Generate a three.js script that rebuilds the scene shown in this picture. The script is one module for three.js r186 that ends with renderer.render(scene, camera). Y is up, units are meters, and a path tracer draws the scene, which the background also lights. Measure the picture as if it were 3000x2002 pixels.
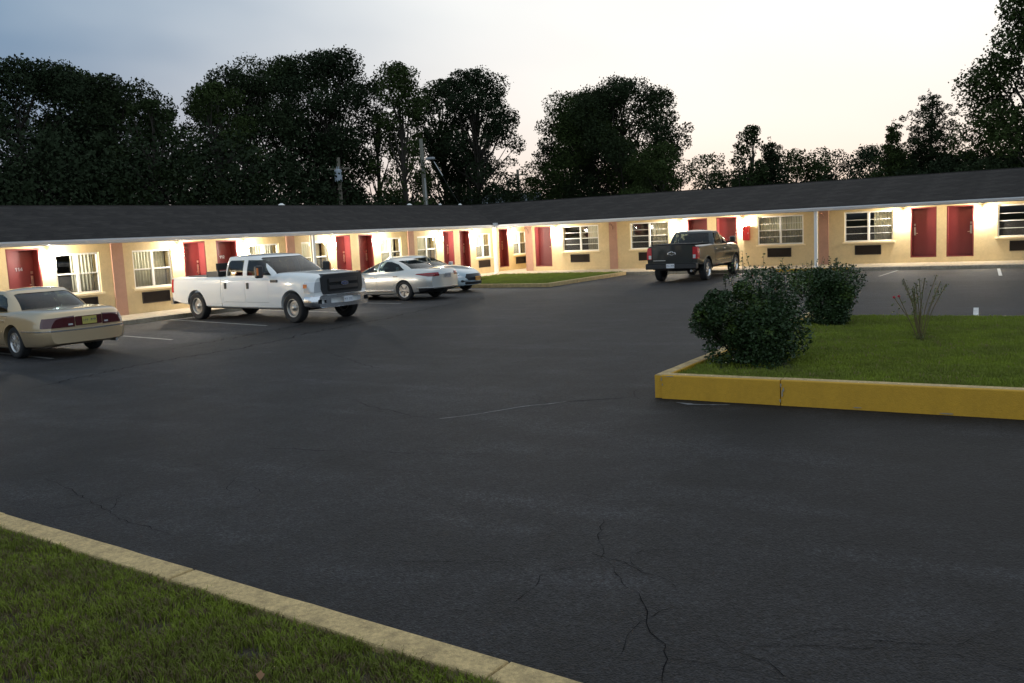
import * as THREE from 'three';
import { mergeGeometries, toCreasedNormals } from 'three/addons/utils/BufferGeometryUtils.js';
import { RoundedBoxGeometry } from 'three/addons/geometries/RoundedBoxGeometry.js';
import { TextGeometry } from 'three/addons/geometries/TextGeometry.js';
import { FontLoader } from 'three/addons/loaders/FontLoader.js';
import { Brush, Evaluator, ADDITION, SUBTRACTION, INTERSECTION } from 'three-bvh-csg';
import { createNoise2D, createNoise3D } from 'simplex-noise';

/* ------------------------------------------------------------------ camera, sky, light, exposure */
function mulberry(a) { return () => { a |= 0; a = a + 0x6D2B79F5 | 0; let t = Math.imul(a ^ a >>> 15, 1 | a); t = t + Math.imul(t ^ t >>> 7, 61 | t) ^ t; return ((t ^ t >>> 14) >>> 0) / 4294967296; }; }
const N2 = createNoise2D(mulberry(11)), N3 = createNoise3D(mulberry(12));
const clamp = (v, a = 0, b = 1) => Math.min(b, Math.max(a, v));
const sstep = (a, b, v) => { const t = clamp((v - a) / (b - a)); return t * t * (3 - 2 * t); };
const lerp = (a, b, t) => a + (b - a) * t;
function fbm2(x, y, o = 4) { let s = 0, a = 0.5, n = 0; for (let i = 0; i < o; i++) { s += a * N2(x, y); n += a; x *= 2.03; y *= 2.03; a *= 0.5; } return s / n; }
function fbm3(x, y, z, o = 4) { let s = 0, a = 0.5, n = 0; for (let i = 0; i < o; i++) { s += a * N3(x, y, z); n += a; x *= 2.1; y *= 2.1; z *= 2.1; a *= 0.5; } return s / n; }

const scene = new THREE.Scene();
const F = 2660.35, PITCH = 0.12038, ROLL = -0.04817, YAW = 0.55572;
const camera = new THREE.PerspectiveCamera(2 * Math.atan(1001 / F) * 180 / Math.PI, 3000 / 2002, 0.1, 1500);
camera.position.set(25.296, 2.15, 39.836);
{
  const fw = new THREE.Vector3(-Math.sin(YAW) * Math.cos(PITCH), -Math.sin(PITCH), -Math.cos(YAW) * Math.cos(PITCH));
  const r = new THREE.Vector3(Math.cos(YAW), 0, -Math.sin(YAW)), u = new THREE.Vector3().crossVectors(r, fw);
  const r2 = r.clone().multiplyScalar(Math.cos(ROLL)).addScaledVector(u, Math.sin(ROLL));
  const u2 = r.clone().multiplyScalar(-Math.sin(ROLL)).addScaledVector(u, Math.cos(ROLL));
  camera.quaternion.setFromRotationMatrix(new THREE.Matrix4().makeBasis(r2, u2, fw.clone().negate()));
}
scene.add(camera);

const GLOW = new THREE.Vector2(-0.225, -0.974);          // where the sun went down
{
  const W = 1024, H = 512, d = new Float32Array(W * H * 4);
  for (let j = 0; j < H; j++) for (let i = 0; i < W; i++) {
    const th = ((i + 0.5) / W - 0.5) * 2 * Math.PI, ph = ((j + 0.5) / H - 0.5) * Math.PI;
    const x = Math.cos(th) * Math.cos(ph), y = Math.sin(ph), z = Math.sin(th) * Math.cos(ph);
    const el = ph * 180 / Math.PI, h = Math.hypot(x, z) || 1e-6;
    const dd = Math.acos(clamp((x * GLOW.x + z * GLOW.y) / h, -1, 1)) * 180 / Math.PI;
    // thin high cloud over clear dusk blue
    const st = fbm3(x * 2.2 + z * 0.9, y * 6.5 + x * 1.6, z * 2.2, 5);
    const big = fbm3(x * 1.1 + 4, y * 2.2, z * 1.1 + 9, 3);
    const side = x * GLOW.y - z * GLOW.x;                 // >0 left of the glow
    let cover = 0.84 + 0.12 * big + 0.10 * st;
    const hole = sstep(18, 54, dd - 1.5 * st) * (1 - sstep(80, 135, dd)) * (1 - sstep(30, 62, el)) * (side > 0 ? 1 : 0.6);
    cover -= hole * (0.84 - 0.10 * st);
    cover = clamp(cover);
    const e = clamp(el / 90);
    const blue = [lerp(0.160, 0.15, e), lerp(0.295, 0.28, e), lerp(0.445, 0.47, e)];
    const west = Math.exp(-((dd / 46) ** 2));
    const cl = [lerp(0.60, 1.09, west), lerp(0.71, 1.10, west), lerp(0.80, 1.08, west)];
    let c = [0, 1, 2].map(k => lerp(blue[k], cl[k], cover));
    // dusk band near the horizon
    const low = Math.exp(-Math.max(el, 0) / 5.6), lw = Math.exp(-((dd / 62) ** 2));
    const warm = [1.06, 0.69, 0.47];
    const k = low * lw * 0.95;
    c = c.map((v, q) => lerp(v, warm[q], k));
    const mid = Math.exp(-(((el - 9) / 8) ** 2)) * Math.exp(-((dd / 24) ** 2)) * 0.16;
    c[0] += mid; c[1] += mid * 0.9; c[2] += mid * 0.6;
    if (el < 0) { const g = sstep(0, -8, el); c = c.map((v, q) => lerp(v, [0.05, 0.055, 0.05][q], g)); }
    const o = (j * W + i) * 4; d[o] = c[0]; d[o + 1] = c[1]; d[o + 2] = c[2]; d[o + 3] = 1;
  }
  const t = new THREE.DataTexture(d, W, H, THREE.RGBAFormat, THREE.FloatType);
  t.mapping = THREE.EquirectangularReflectionMapping; t.magFilter = t.minFilter = THREE.LinearFilter; t.needsUpdate = true;
  scene.background = t; scene.environment = t;
}
const sun = new THREE.DirectionalLight(0xffd9b8, 0.06);   // the last of the after-glow
sun.position.set(25 + GLOW.x * 60, 7, 20 + GLOW.y * 60); sun.target.position.set(15, 0, 20); sun.castShadow = true; sun.shadow.radius = 30;
Object.assign(sun.shadow.camera, { left: -45, right: 45, top: 30, bottom: -30, near: 1, far: 160 });
scene.add(sun, sun.target);
const LAMP_CD = 15, LAMP_COLOR = new THREE.Color().setRGB(1, 0.945, 0.84), LAMP_GLOW = 90;

const renderer = new THREE.WebGLRenderer({ antialias: true });
renderer.toneMapping = THREE.LinearToneMapping; renderer.toneMappingExposure = 1;
renderer.shadowMap.enabled = true; renderer.setSize(1024, 683);

/* ------------------------------------------------------------------ helpers */
const font = await new FontLoader().loadAsync('fonts/droid/droid_sans_bold.typeface.json');
const used = new Map();
function numbered(n) { const k = used.get(n) || 0; used.set(n, k + 1); return k ? `${n}_${String(k).padStart(3, '0')}` : n; }
function mesh(name, geo, mat, parent = scene) {
  const m = new THREE.Mesh(geo, mat); m.name = parent === scene ? numbered(name) : name; m.castShadow = m.receiveShadow = true; parent.add(m); return m;
}
function tag(o, label, category, group, kind) { o.userData.label = label; if (category) o.userData.category = category; if (group) o.userData.group = group; if (kind) o.userData.kind = kind; return o; }
function thing(name, label, category, pos = [0, 0, 0], turn = 0, group) {
  const g = new THREE.Group(); g.name = numbered(name); g.position.set(...pos); g.rotation.y = turn; scene.add(g); return tag(g, label, category, group);
}
function part(name, parent) { const g = new THREE.Group(); g.name = name; parent.add(g); return g; }
function structure(name, geo, mat) { const m = mesh(name, geo, mat); m.userData.kind = 'structure'; return m; }
const L = (r, g, b) => new THREE.Color().setRGB(r, g, b);
const M = (r, g, b, rough = 0.7, extra = {}) => new THREE.MeshStandardMaterial({ color: L(r, g, b), roughness: rough, ...extra });
function box(x0, x1, y0, y1, z0, z1) { const g = new THREE.BoxGeometry(Math.abs(x1 - x0), Math.abs(y1 - y0), Math.abs(z1 - z0)); g.translate((x0 + x1) / 2, (y0 + y1) / 2, (z0 + z1) / 2); return g; }
function rbox(x0, x1, y0, y1, z0, z1, r = 0.01, s = 2) { const g = new RoundedBoxGeometry(Math.abs(x1 - x0), Math.abs(y1 - y0), Math.abs(z1 - z0), s, r); g.translate((x0 + x1) / 2, (y0 + y1) / 2, (z0 + z1) / 2); return g; }
function merged(gs) { return mergeGeometries(gs.map(g => { const q = g.index ? g.toNonIndexed() : g; for (const k of Object.keys(q.attributes)) if (!['position', 'normal', 'uv'].includes(k)) q.deleteAttribute(k); return q; })); }
function cyl(r0, r1, h, seg, x, y, z) { const g = new THREE.CylinderGeometry(r1, r0, h, seg); g.translate(x, y + h / 2, z); return g; }
function tube(pts, r, seg = 8, rad = 6, closed = false) { return new THREE.TubeGeometry(new THREE.CatmullRomCurve3(pts.map(p => new THREE.Vector3(...p)), closed), seg, r, rad, closed); }
function limb(a, b, ra, rb, rad = 6) {           // tapered cylinder between two points
  const A = new THREE.Vector3(...a), B = new THREE.Vector3(...b), d = B.clone().sub(A), g = new THREE.CylinderGeometry(rb, ra, d.length(), rad, 1, true);
  g.translate(0, d.length() / 2, 0); g.applyQuaternion(new THREE.Quaternion().setFromUnitVectors(new THREE.Vector3(0, 1, 0), d.normalize())); g.translate(...a); return g;
}
function tile(size, fn, srgb = false) {           // repeating texture, fn(u, v) -> [r,g,b] 0..1
  const d = new Uint8Array(size * size * 4);
  for (let j = 0; j < size; j++) for (let i = 0; i < size; i++) { const c = fn(i / size, j / size, i, j), o = (j * size + i) * 4; d[o] = clamp(c[0]) * 255; d[o + 1] = clamp(c[1]) * 255; d[o + 2] = clamp(c[2]) * 255; d[o + 3] = 255; }
  const t = new THREE.DataTexture(d, size, size); t.wrapS = t.wrapT = THREE.RepeatWrapping; t.magFilter = THREE.LinearFilter; t.minFilter = THREE.LinearMipmapLinearFilter; t.generateMipmaps = true; if (srgb) t.colorSpace = THREE.SRGBColorSpace; t.needsUpdate = true; return t;
}
function tnoise(u, v, f, seed = 0) {              // tileable value noise on a lattice of f cells
  const x = u * f, y = v * f, xi = Math.floor(x), yi = Math.floor(y), fx = x - xi, fy = y - yi;
  const hsh = (a, b) => { let h = (((a % f) + f) % f) * 374761393 + (((b % f) + f) % f) * 668265263 + seed * 974711; h = (h ^ h >>> 13) * 1274126177; return ((h ^ h >>> 16) >>> 0) / 4294967296; };
  const sx = fx * fx * (3 - 2 * fx), sy = fy * fy * (3 - 2 * fy);
  return lerp(lerp(hsh(xi, yi), hsh(xi + 1, yi), sx), lerp(hsh(xi, yi + 1), hsh(xi + 1, yi + 1), sx), sy);
}
function rep(t, x, y = x) { const c = t.clone(); c.repeat.set(x, y); c.needsUpdate = true; return c; }
function uvXZ(g) { const p = g.attributes.position, u = new Float32Array(p.count * 2); for (let i = 0; i < p.count; i++) { u[2 * i] = p.getX(i); u[2 * i + 1] = p.getZ(i); } g.setAttribute('uv', new THREE.BufferAttribute(u, 2)); return g; }
function uvBox(g) {                               // uv in metres by dominant normal
  const q = g.index ? g.toNonIndexed() : g; const p = q.attributes.position, n = q.attributes.normal, u = new Float32Array(p.count * 2);
  for (let i = 0; i < p.count; i++) { const a = Math.abs(n.getX(i)), b = Math.abs(n.getY(i)), c = Math.abs(n.getZ(i)); const [s, t] = b >= a && b >= c ? [p.getX(i), p.getZ(i)] : a >= c ? [p.getZ(i), p.getY(i)] : [p.getX(i), p.getY(i)]; u[2 * i] = s; u[2 * i + 1] = t; }
  q.setAttribute('uv', new THREE.BufferAttribute(u, 2)); return q;
}
function sheet(pts, y) {                          // flat polygon (x,z) at height y, facing up, uv in metres
  const s = new THREE.Shape(pts.map(([x, z]) => new THREE.Vector2(x, -z))); const g = new THREE.ShapeGeometry(s); g.rotateX(-Math.PI / 2); g.translate(0, y, 0); return uvXZ(g);
}
function slab(pts, y0, y1, bevel = 0) {           // polygon (x,z) with height
  const s = new THREE.Shape(pts.map(([x, z]) => new THREE.Vector2(x, -z))); const g = new THREE.ExtrudeGeometry(s, { depth: y1 - y0 - bevel, bevelEnabled: bevel > 0, bevelSize: bevel, bevelOffset: -bevel, bevelThickness: bevel, bevelSegments: 2 }); g.rotateX(-Math.PI / 2); g.translate(0, y0, 0); return uvBox(g);
}

/* ------------------------------------------------------------------ materials */
const grain = tile(512, (u, v) => { const a = tnoise(u, v, 256, 1), b = tnoise(u, v, 128, 2), c = tnoise(u, v, 40, 3); const k = a * 0.55 + b * 0.35 + c * 0.2; return [k, k, k]; });
const asphaltMap = tile(1024, (u, v) => { const a = tnoise(u, v, 400, 5), b = tnoise(u, v, 190, 6), c = tnoise(u, v, 64, 7), e = tnoise(u, v, 13, 8); let k = 0.56 + 0.50 * (a - 0.5) + 0.42 * (b - 0.5) + 0.16 * (c - 0.5) + 0.14 * (e - 0.5); if (a > 0.90 && b > 0.5) k += 0.34; return [k, k, k * 1.02]; }, true);
const paintWall = tile(512, (u, v) => { const a = tnoise(u, v, 180, 21), b = tnoise(u, v, 30, 22), c = tnoise(u, v, 7, 23); const k = 0.91 + 0.05 * (a - 0.5) + 0.035 * (b - 0.5) + 0.045 * (c - 0.5); return [k, k * 0.995, k * 0.98]; }, true);
const concreteMap = tile(512, (u, v) => { const a = tnoise(u, v, 200, 31), b = tnoise(u, v, 40, 32), c = tnoise(u, v, 8, 33); const k = 0.84 + 0.16 * (a - 0.5) + 0.16 * (b - 0.5) + 0.16 * (c - 0.5); return [k, k, k]; }, true);
const shingleMap = tile(1024, (u, v, i, j) => {   // 2 m x 2 m: 14 courses of tabs, each with its own tone
  const row = Math.floor(v * 14), off = (row % 2) * 0.5 + (row * 0.37) % 0.3, col = Math.floor((u * 8 + off) % 8);
  const t = tnoise((col + 0.5) / 8, (row + 0.5) / 14, 56, 41); const g2 = tnoise(u, v, 300, 42), g3 = tnoise(u, v, 5, 43);
  const k = 0.58 + 0.32 * (t - 0.5) + 0.22 * (g2 - 0.5) + 0.16 * (g3 - 0.5); return [k, k * 0.985, k * 0.98];
}, true);
const shingleBump = tile(512, (u, v) => { const row = v * 14, f = row - Math.floor(row); const off = (Math.floor(row) % 2) * 0.5; const c = u * 8 + off, fc = c - Math.floor(c); const k = 0.25 + 0.6 * (1 - f) - (fc < 0.05 ? 0.2 : 0); return [k, k, k]; });

const MAT = {
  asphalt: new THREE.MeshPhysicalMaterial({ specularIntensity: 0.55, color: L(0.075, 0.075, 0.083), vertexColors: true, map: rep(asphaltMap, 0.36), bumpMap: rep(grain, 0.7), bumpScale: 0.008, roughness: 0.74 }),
  wall: new THREE.MeshStandardMaterial({ color: L(0.79, 0.63, 0.37), map: rep(paintWall, 0.4), bumpMap: rep(grain, 0.7), bumpScale: 0.002, roughness: 0.75 }),
  pilaster: new THREE.MeshStandardMaterial({ color: L(0.54, 0.31, 0.23), map: rep(paintWall, 0.4), bumpMap: rep(grain, 0.7), bumpScale: 0.002, roughness: 0.75 }),
  cream: M(0.80, 0.66, 0.42, 0.6), soffit: new THREE.MeshStandardMaterial({ color: L(0.78, 0.68, 0.48), map: rep(paintWall, 0.5), roughness: 0.8 }),
  white: M(0.78, 0.77, 0.74, 0.45), gutter: M(0.72, 0.71, 0.72, 0.4),
  door: new THREE.MeshStandardMaterial({ color: L(0.185, 0.025, 0.025), map: rep(paintWall, 0.7), roughness: 0.45 }), doorFrame: M(0.17, 0.026, 0.025, 0.5),
  brass: M(0.75, 0.66, 0.5, 0.28, { metalness: 1 }), steel: M(0.62, 0.62, 0.62, 0.3, { metalness: 1 }),
  grille: M(0.045, 0.033, 0.028, 0.6), black: M(0.012, 0.012, 0.013, 0.55), dark: M(0.03, 0.03, 0.032, 0.7),
  curtain: M(0.74, 0.70, 0.55, 0.95, { side: THREE.DoubleSide }), room: M(0.10, 0.085, 0.07, 0.9),
  pane: new THREE.MeshPhysicalMaterial({ color: L(0.92, 0.94, 0.93), transmission: 1, thickness: 0, roughness: 0.02, ior: 1.52, side: THREE.DoubleSide }),
  roof: new THREE.MeshPhysicalMaterial({ specularIntensity: 0.3, color: L(0.080, 0.071, 0.066), map: rep(shingleMap, 0.5), bumpMap: rep(shingleBump, 0.5), bumpScale: 0.012, roughness: 0.88 }),
  concrete: new THREE.MeshStandardMaterial({ color: L(0.50, 0.42, 0.31), map: rep(concreteMap, 0.6), bumpMap: rep(grain, 0.7), bumpScale: 0.003, roughness: 0.85 }),
  kerbFace: new THREE.MeshStandardMaterial({ color: L(0.30, 0.26, 0.20), map: rep(concreteMap, 0.6), roughness: 0.85 }),
  yellow: new THREE.MeshStandardMaterial({ color: L(0.76, 0.41, 0.028), map: rep(paintWall, 0.8), bumpMap: rep(grain, 0.9), bumpScale: 0.003, roughness: 0.6 }), chipped: M(0.33, 0.29, 0.22, 0.9),
  fadedYellow: new THREE.MeshStandardMaterial({ color: L(0.70, 0.50, 0.23), map: rep(concreteMap, 1.3), bumpMap: rep(grain, 0.9), bumpScale: 0.007, roughness: 0.85 }),
  soil: new THREE.MeshStandardMaterial({ color: L(0.085, 0.070, 0.043), map: rep(concreteMap, 0.8), bumpMap: rep(grain, 0.6), bumpScale: 0.02, roughness: 1 }),
  screen: new THREE.MeshStandardMaterial({ color: L(0.05, 0.05, 0.05), roughness: 0.8, transparent: true, opacity: 0.5, side: THREE.DoubleSide }),
  turf: new THREE.MeshStandardMaterial({ color: L(0.12, 0.14, 0.03), map: rep(concreteMap, 0.9), bumpMap: rep(grain, 0.6), bumpScale: 0.02, roughness: 1 }),
  line: new THREE.MeshStandardMaterial({ color: L(0.42, 0.41, 0.39), map: rep(concreteMap, 1.2), roughness: 0.75 }),
  lineBright: new THREE.MeshStandardMaterial({ color: L(0.72, 0.72, 0.70), map: rep(concreteMap, 1.2), roughness: 0.7 }),
  tar: new THREE.MeshPhysicalMaterial({ color: L(0.008, 0.008, 0.009), roughness: 1, specularIntensity: 0.05 }), silt: M(0.16, 0.16, 0.165, 0.95),
  bark: M(0.045, 0.036, 0.028, 0.95), pole: M(0.20, 0.17, 0.13, 0.9), wire: M(0.03, 0.03, 0.03, 0.8),
  bulb: new THREE.MeshStandardMaterial({ color: L(0.9, 0.9, 0.88), emissive: LAMP_COLOR, emissiveIntensity: LAMP_GLOW, roughness: 0.4 }),
  redBox: M(0.55, 0.022, 0.018, 0.4), iron: M(0.16, 0.07, 0.05, 0.6),
};

/* ------------------------------------------------------------------ ground */
{
  const S = 420; structure('ground', sheet([[-S, -S], [S, -S], [S, S], [-S, S]], -0.03), MAT.turf);
  // the car park: a fine grid, tone varied by wear, patches, old sealer and painted lamp spill
  const x0 = 1.2, x1 = 62, z0 = 1.2, z1 = 37.2, st = 0.2, nx = Math.round((x1 - x0) / st), nz = Math.round((z1 - z0) / st);
  const pos = [], col = [], uv = [], idx = [], OIL = [[4.6, 24.3, 0.7], [5.4, 27.2, 0.5], [4.9, 20.9, 0.9], [5.2, 17.9, 0.8], [4.6, 14.9, 0.7], [12.7, 4.6, 0.8], [17.6, 5.0, 0.7], [21.4, 5.2, 0.8], [14.6, 16.2, 0.5], [16.8, 24.4, 0.45], [19.4, 33.4, 0.4], [25.2, 33.2, 0.55], [26.9, 32.0, 0.5]], PATCH = [[11.8, 13.6, 23.6, 26.8, 0.16], [24.4, 26.2, 31.2, 32.6, 0.20], [15.4, 18.2, 12.5, 14.3, 0.17]];
  for (let j = 0; j <= nz; j++) for (let i = 0; i <= nx; i++) {
    const x = x0 + i * st, z = z0 + j * st; pos.push(x, 0, z); uv.push(x, z);
    const big = fbm2(x * 0.09 + 3, z * 0.13, 4), mid = fbm2(x * 0.5, z * 0.35 + 7, 4), fine = fbm2(x * 2.1, z * 2.1, 3);
    // old sealer band along the aisle, broken at its edges
    const bx = 9.6 + 0.9 * fbm2(z * 0.12, 4, 3), bw = 0.75 + 0.5 * fbm2(z * 0.3, 9, 3);
    const band = sstep(bw + 0.35, bw - 0.15, Math.abs(x - bx) + 0.35 * fbm2(x * 1.3, z * 0.7, 3)) * sstep(8, 12, z);
    const stall = sstep(8.6, 7.6, x + 0.5 * mid) * 0.55 + sstep(9.5, 8.5, z + 0.5 * mid) * 0.45;   // worn stalls, with warm lamp spill painted into their colour
    const strk = sstep(0.18, 0.5, fbm2(x * 0.22 - z * 0.05, z * 1.1 + 20, 4)) * 0.22;
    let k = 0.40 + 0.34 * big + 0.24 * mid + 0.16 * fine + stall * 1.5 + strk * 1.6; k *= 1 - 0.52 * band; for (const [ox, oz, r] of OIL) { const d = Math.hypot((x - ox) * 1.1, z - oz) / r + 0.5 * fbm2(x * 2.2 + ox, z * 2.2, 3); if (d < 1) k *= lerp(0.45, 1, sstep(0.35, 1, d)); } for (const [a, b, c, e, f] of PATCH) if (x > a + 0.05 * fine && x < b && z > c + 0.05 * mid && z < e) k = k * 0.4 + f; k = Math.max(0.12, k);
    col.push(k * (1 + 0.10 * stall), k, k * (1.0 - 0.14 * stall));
  }
  for (let j = 0; j < nz; j++) for (let i = 0; i < nx; i++) { const a = j * (nx + 1) + i, b = a + 1, c = a + nx + 1, e = c + 1; idx.push(a, c, b, b, c, e); }
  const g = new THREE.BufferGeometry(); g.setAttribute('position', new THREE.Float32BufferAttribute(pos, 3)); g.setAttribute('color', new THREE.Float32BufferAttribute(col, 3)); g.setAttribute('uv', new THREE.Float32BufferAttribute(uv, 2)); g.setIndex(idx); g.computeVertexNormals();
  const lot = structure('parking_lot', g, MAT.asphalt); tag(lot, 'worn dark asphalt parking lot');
  // ribbons lying on the asphalt: cracks and seams
  const R = mulberry(77);
  const ribbon = (pts, w, jit, y, seg) => {
    const cv = new THREE.CatmullRomCurve3(pts.map(([x, z]) => new THREE.Vector3(x, 0, z)), false, 'catmullrom', 0.2), n = seg || Math.ceil(cv.getLength() / 0.07), ps = [], id = []; let wob = 0;
    for (let i = 0; i <= n; i++) {
      const p = cv.getPoint(i / n), t = cv.getTangent(i / n); wob = wob * 0.72 + (R() - 0.5) * jit; const ww = w * (0.25 + 1.1 * R()) * Math.min(1, 6 * Math.min(i, n - i) / n + 0.15);
      const sx = -t.z, sz = t.x; ps.push(p.x + sx * (wob + ww), y, p.z + sz * (wob + ww), p.x + sx * (wob - ww), y, p.z + sz * (wob - ww));
      if (i < n) { const a = i * 2; id.push(a, a + 2, a + 1, a + 1, a + 2, a + 3); }
    }
    const q = new THREE.BufferGeometry(); q.setAttribute('position', new THREE.Float32BufferAttribute(ps, 3)); q.setIndex(id); q.computeVertexNormals(); if (q.attributes.normal.getY(0) < 0) { q.index.array.reverse(); q.computeVertexNormals(); } return q;
  };
  const crack = (pts, w = 0.008, jit = 0.04) => mesh('crack', ribbon(pts, w, jit, 0.004), MAT.tar, lot);
  crack([[22.35, 33.9], [22.5, 34.3], [22.73, 34.71], [22.95, 34.95], [23.1, 35.1]], 0.0026, 0.05);
  crack([[23.1, 35.1], [23.25, 35.3], [23.43, 35.6], [23.55, 35.7], [23.62, 35.81], [23.67, 36.05], [23.6, 36.2]], 0.0032, 0.05);
  crack([[23.62, 35.81], [23.9, 35.75], [24.3, 35.8], [24.6, 35.7]], 0.002, 0.05);
  crack([[22.73, 34.71], [22.5, 35.1], [22.6, 35.6]], 0.002, 0.05);
  crack([[17.0, 30.7], [17.9, 31.1], [18.6, 31.35], [19.06, 31.36]], 0.004, 0.06);
  crack([[19.9, 30.0], [20.3, 29.7], [20.75, 29.3]], 0.007, 0.03);
  crack([[16.9, 35.0], [17.9, 35.2], [18.7, 35.45], [19.6, 35.6]], 0.003, 0.05);
  crack([[18.0, 33.2], [19.2, 33.0], [20.6, 32.6]], 0.004, 0.05);
  crack([[24.0, 35.5], [24.6, 35.2], [25.4, 35.25], [26.3, 34.9]], 0.002, 0.06);
  crack([[12.5, 26.5], [14.2, 27.6], [15.8, 28.4]], 0.005, 0.08);
  crack([[10.9, 31.8], [10.6, 30], [10.4, 28.4], [10.45, 26.5], [9.9, 23.5], [9.5, 20.5], [8.9, 17], [8.6, 13.5]], 0.018, 0.14);
  crack([[8.9, 27.4], [8.7, 25.5], [8.35, 23.6], [8.2, 21.5]], 0.018, 0.16);
  crack([[13.8, 21.0], [15.1, 21.6], [16.6, 21.4]], 0.005, 0.08);
  const hair = []; for (const [cx, cz, n, sp] of [[22.9, 35.0, 5, 0.9], [19.8, 30.3, 6, 1.2], [24.6, 35.4, 4, 1.0], [10.2, 27.5, 12, 1.6], [9.3, 21.5, 10, 1.8], [18.6, 34.6, 7, 1.1], [15.0, 26.5, 8, 2.0]]) for (let i = 0; i < n; i++) { let x = cx + (R() - 0.5) * sp * 2, z = cz + (R() - 0.5) * sp * 1.4, a = R() * 6.283; const pts = [[x, z]]; for (let k = 0; k < 5; k++) { a += (R() - 0.5) * 1.5; const l = 0.10 + 0.16 * R(); x += Math.cos(a) * l; z += Math.sin(a) * l; if (z > 35.9 || (x > 20.7 && z < 29.6)) break; pts.push([x, z]); } if (pts.length > 2) hair.push(ribbon(pts, 0.0022, 0.03, 0.0045)); }
  { const h = mesh('hairline_cracks', mergeGeometries(hair), MAT.tar, lot); h.userData.kind = 'stuff'; }
  mesh('silt_line', ribbon([[18.95, 31.42], [19.3, 30.95], [19.6, 30.4], [19.95, 29.98]], 0.016, 0.03, 0.005), MAT.silt, lot);
  mesh('silt_line', ribbon([[21.25, 29.62], [21.45, 29.66], [21.7, 29.63], [21.9, 29.58]], 0.035, 0.02, 0.005), MAT.silt, lot);
  // painted stall lines, worn thin
  const stripe = (a, b, w, mat) => { const dx = b[0] - a[0], dz = b[1] - a[1], l = Math.hypot(dx, dz), px = -dz / l * w / 2, pz = dx / l * w / 2; return mesh('stall_line', sheet([[a[0] + px, a[1] + pz], [a[0] - px, a[1] - pz], [b[0] - px, b[1] - pz], [b[0] + px, b[1] + pz]], 0.006), mat, lot); };
  stripe([2.1, 22.0], [7.3, 23.02], 0.09, MAT.line); stripe([2.2, 25.2], [7.25, 25.96], 0.09, MAT.line); stripe([2.3, 28.4], [7.45, 29.05], 0.09, MAT.line);
  stripe([2.1, 18.9], [7.0, 19.6], 0.09, MAT.line); stripe([2.1, 16.0], [6.8, 16.75], 0.09, MAT.line); stripe([2.1, 13.0], [6.6, 13.4], 0.09, MAT.line); stripe([2.4, 31.6], [7.6, 32.1], 0.09, MAT.line);
  stripe([23.05, 2.95], [23.35, 6.9], 0.10, MAT.lineBright); stripe([19.7, 3.0], [19.6, 6.4], 0.08, MAT.line); stripe([16.2, 3.4], [16.0, 7], 0.08, MAT.line); stripe([13.9, 3.0], [14.4, 7.4], 0.08, MAT.line);
  stripe([23.52, 17.6], [23.72, 20.2], 0.10, MAT.lineBright); stripe([26.4, 17.6], [26.6, 20.2], 0.10, MAT.lineBright);
}
// walks in front of the two wings, one L of concrete with a raised edge, cast in bays
{
  const walk = new THREE.Group(); walk.name = numbered('sidewalk'); walk.userData.kind = 'structure'; walk.userData.label = 'raised concrete walk along both motel wings'; scene.add(walk);
  for (let z = 2.82; z < 44; z += 3.7) mesh('slab', slab([[-0.3, z], [2.0, z], [2.0, z + 3.69], [-0.3, z + 3.69]], -0.1, 0.132, 0.012), MAT.concrete, walk);
  mesh('slab', slab([[-0.3, -9.5], [2.0, -9.5], [2.0, 2.81], [-0.3, 2.81]], -0.1, 0.132, 0.012), MAT.concrete, walk);
  for (let x = 2.01; x < 48; x += 3.7) mesh('slab', slab([[x, -0.3], [x + 3.69, -0.3], [x + 3.69, 2.8], [x, 2.8]], -0.1, 0.132, 0.012), MAT.concrete, walk);
  mesh('kerb_paint', box(15.0, 17.9, 0.0, 0.134, 2.79, 2.803), MAT.yellow, walk);
}

/* ------------------------------------------------------------------ kerbs and lawns */
function kerbRun(name, label, group, pts, w, h, mat, n, seed, worn = null, cat = 'kerb') {       // a chain of cast blocks with open joints
  const R = mulberry(seed), g = thing(name, label, cat, [0, 0, 0], 0, group);
  for (let s = 0; s < pts.length - 1; s++) {
    const [ax, az] = pts[s], [bx, bz] = pts[s + 1], l = Math.hypot(bx - ax, bz - az), k = Array.isArray(n) ? n[s] : Math.max(1, Math.round(l / n)), dx = (bx - ax) / l, dz = (bz - az) / l, nx = -dz, nz = dx;
    const cuts = Array.isArray(k) ? k : Array.from({ length: k + 1 }, (_, i) => i / k);
    for (let i = 0; i < cuts.length - 1; i++) {
      const a = cuts[i] * l + (i || s ? 0.006 : 0), b = cuts[i + 1] * l - 0.006, o = (R() - 0.5) * 0.012, hh = h + (R() - 0.5) * 0.008, m = 9, top = [], bot = [];
      for (let q = 0; q <= m; q++) { const t = lerp(a, b, q / m), e = (R() - 0.5) * 0.010; top.push([ax + dx * t + nx * (o + e), az + dz * t + nz * (o + e)]); bot.unshift([ax + dx * t + nx * (o + w + (R() - 0.5) * 0.010), az + dz * t + nz * (o + w + (R() - 0.5) * 0.010)]); }
      const kb = mesh('kerb_block', slab([...top, ...bot], -0.05, hh, 0.014), mat, g); if (worn) mesh('worn_top', slab([...top.map(([x, z]) => [x + nx * 0.022 + (R() - 0.5) * 0.008, z + nz * 0.022 + (R() - 0.5) * 0.008]), ...bot.map(([x, z]) => [x - nx * 0.016, z - nz * 0.016])], hh - 0.01, hh + 0.003), worn, kb);
    }
  }
  return g;
}
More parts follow.
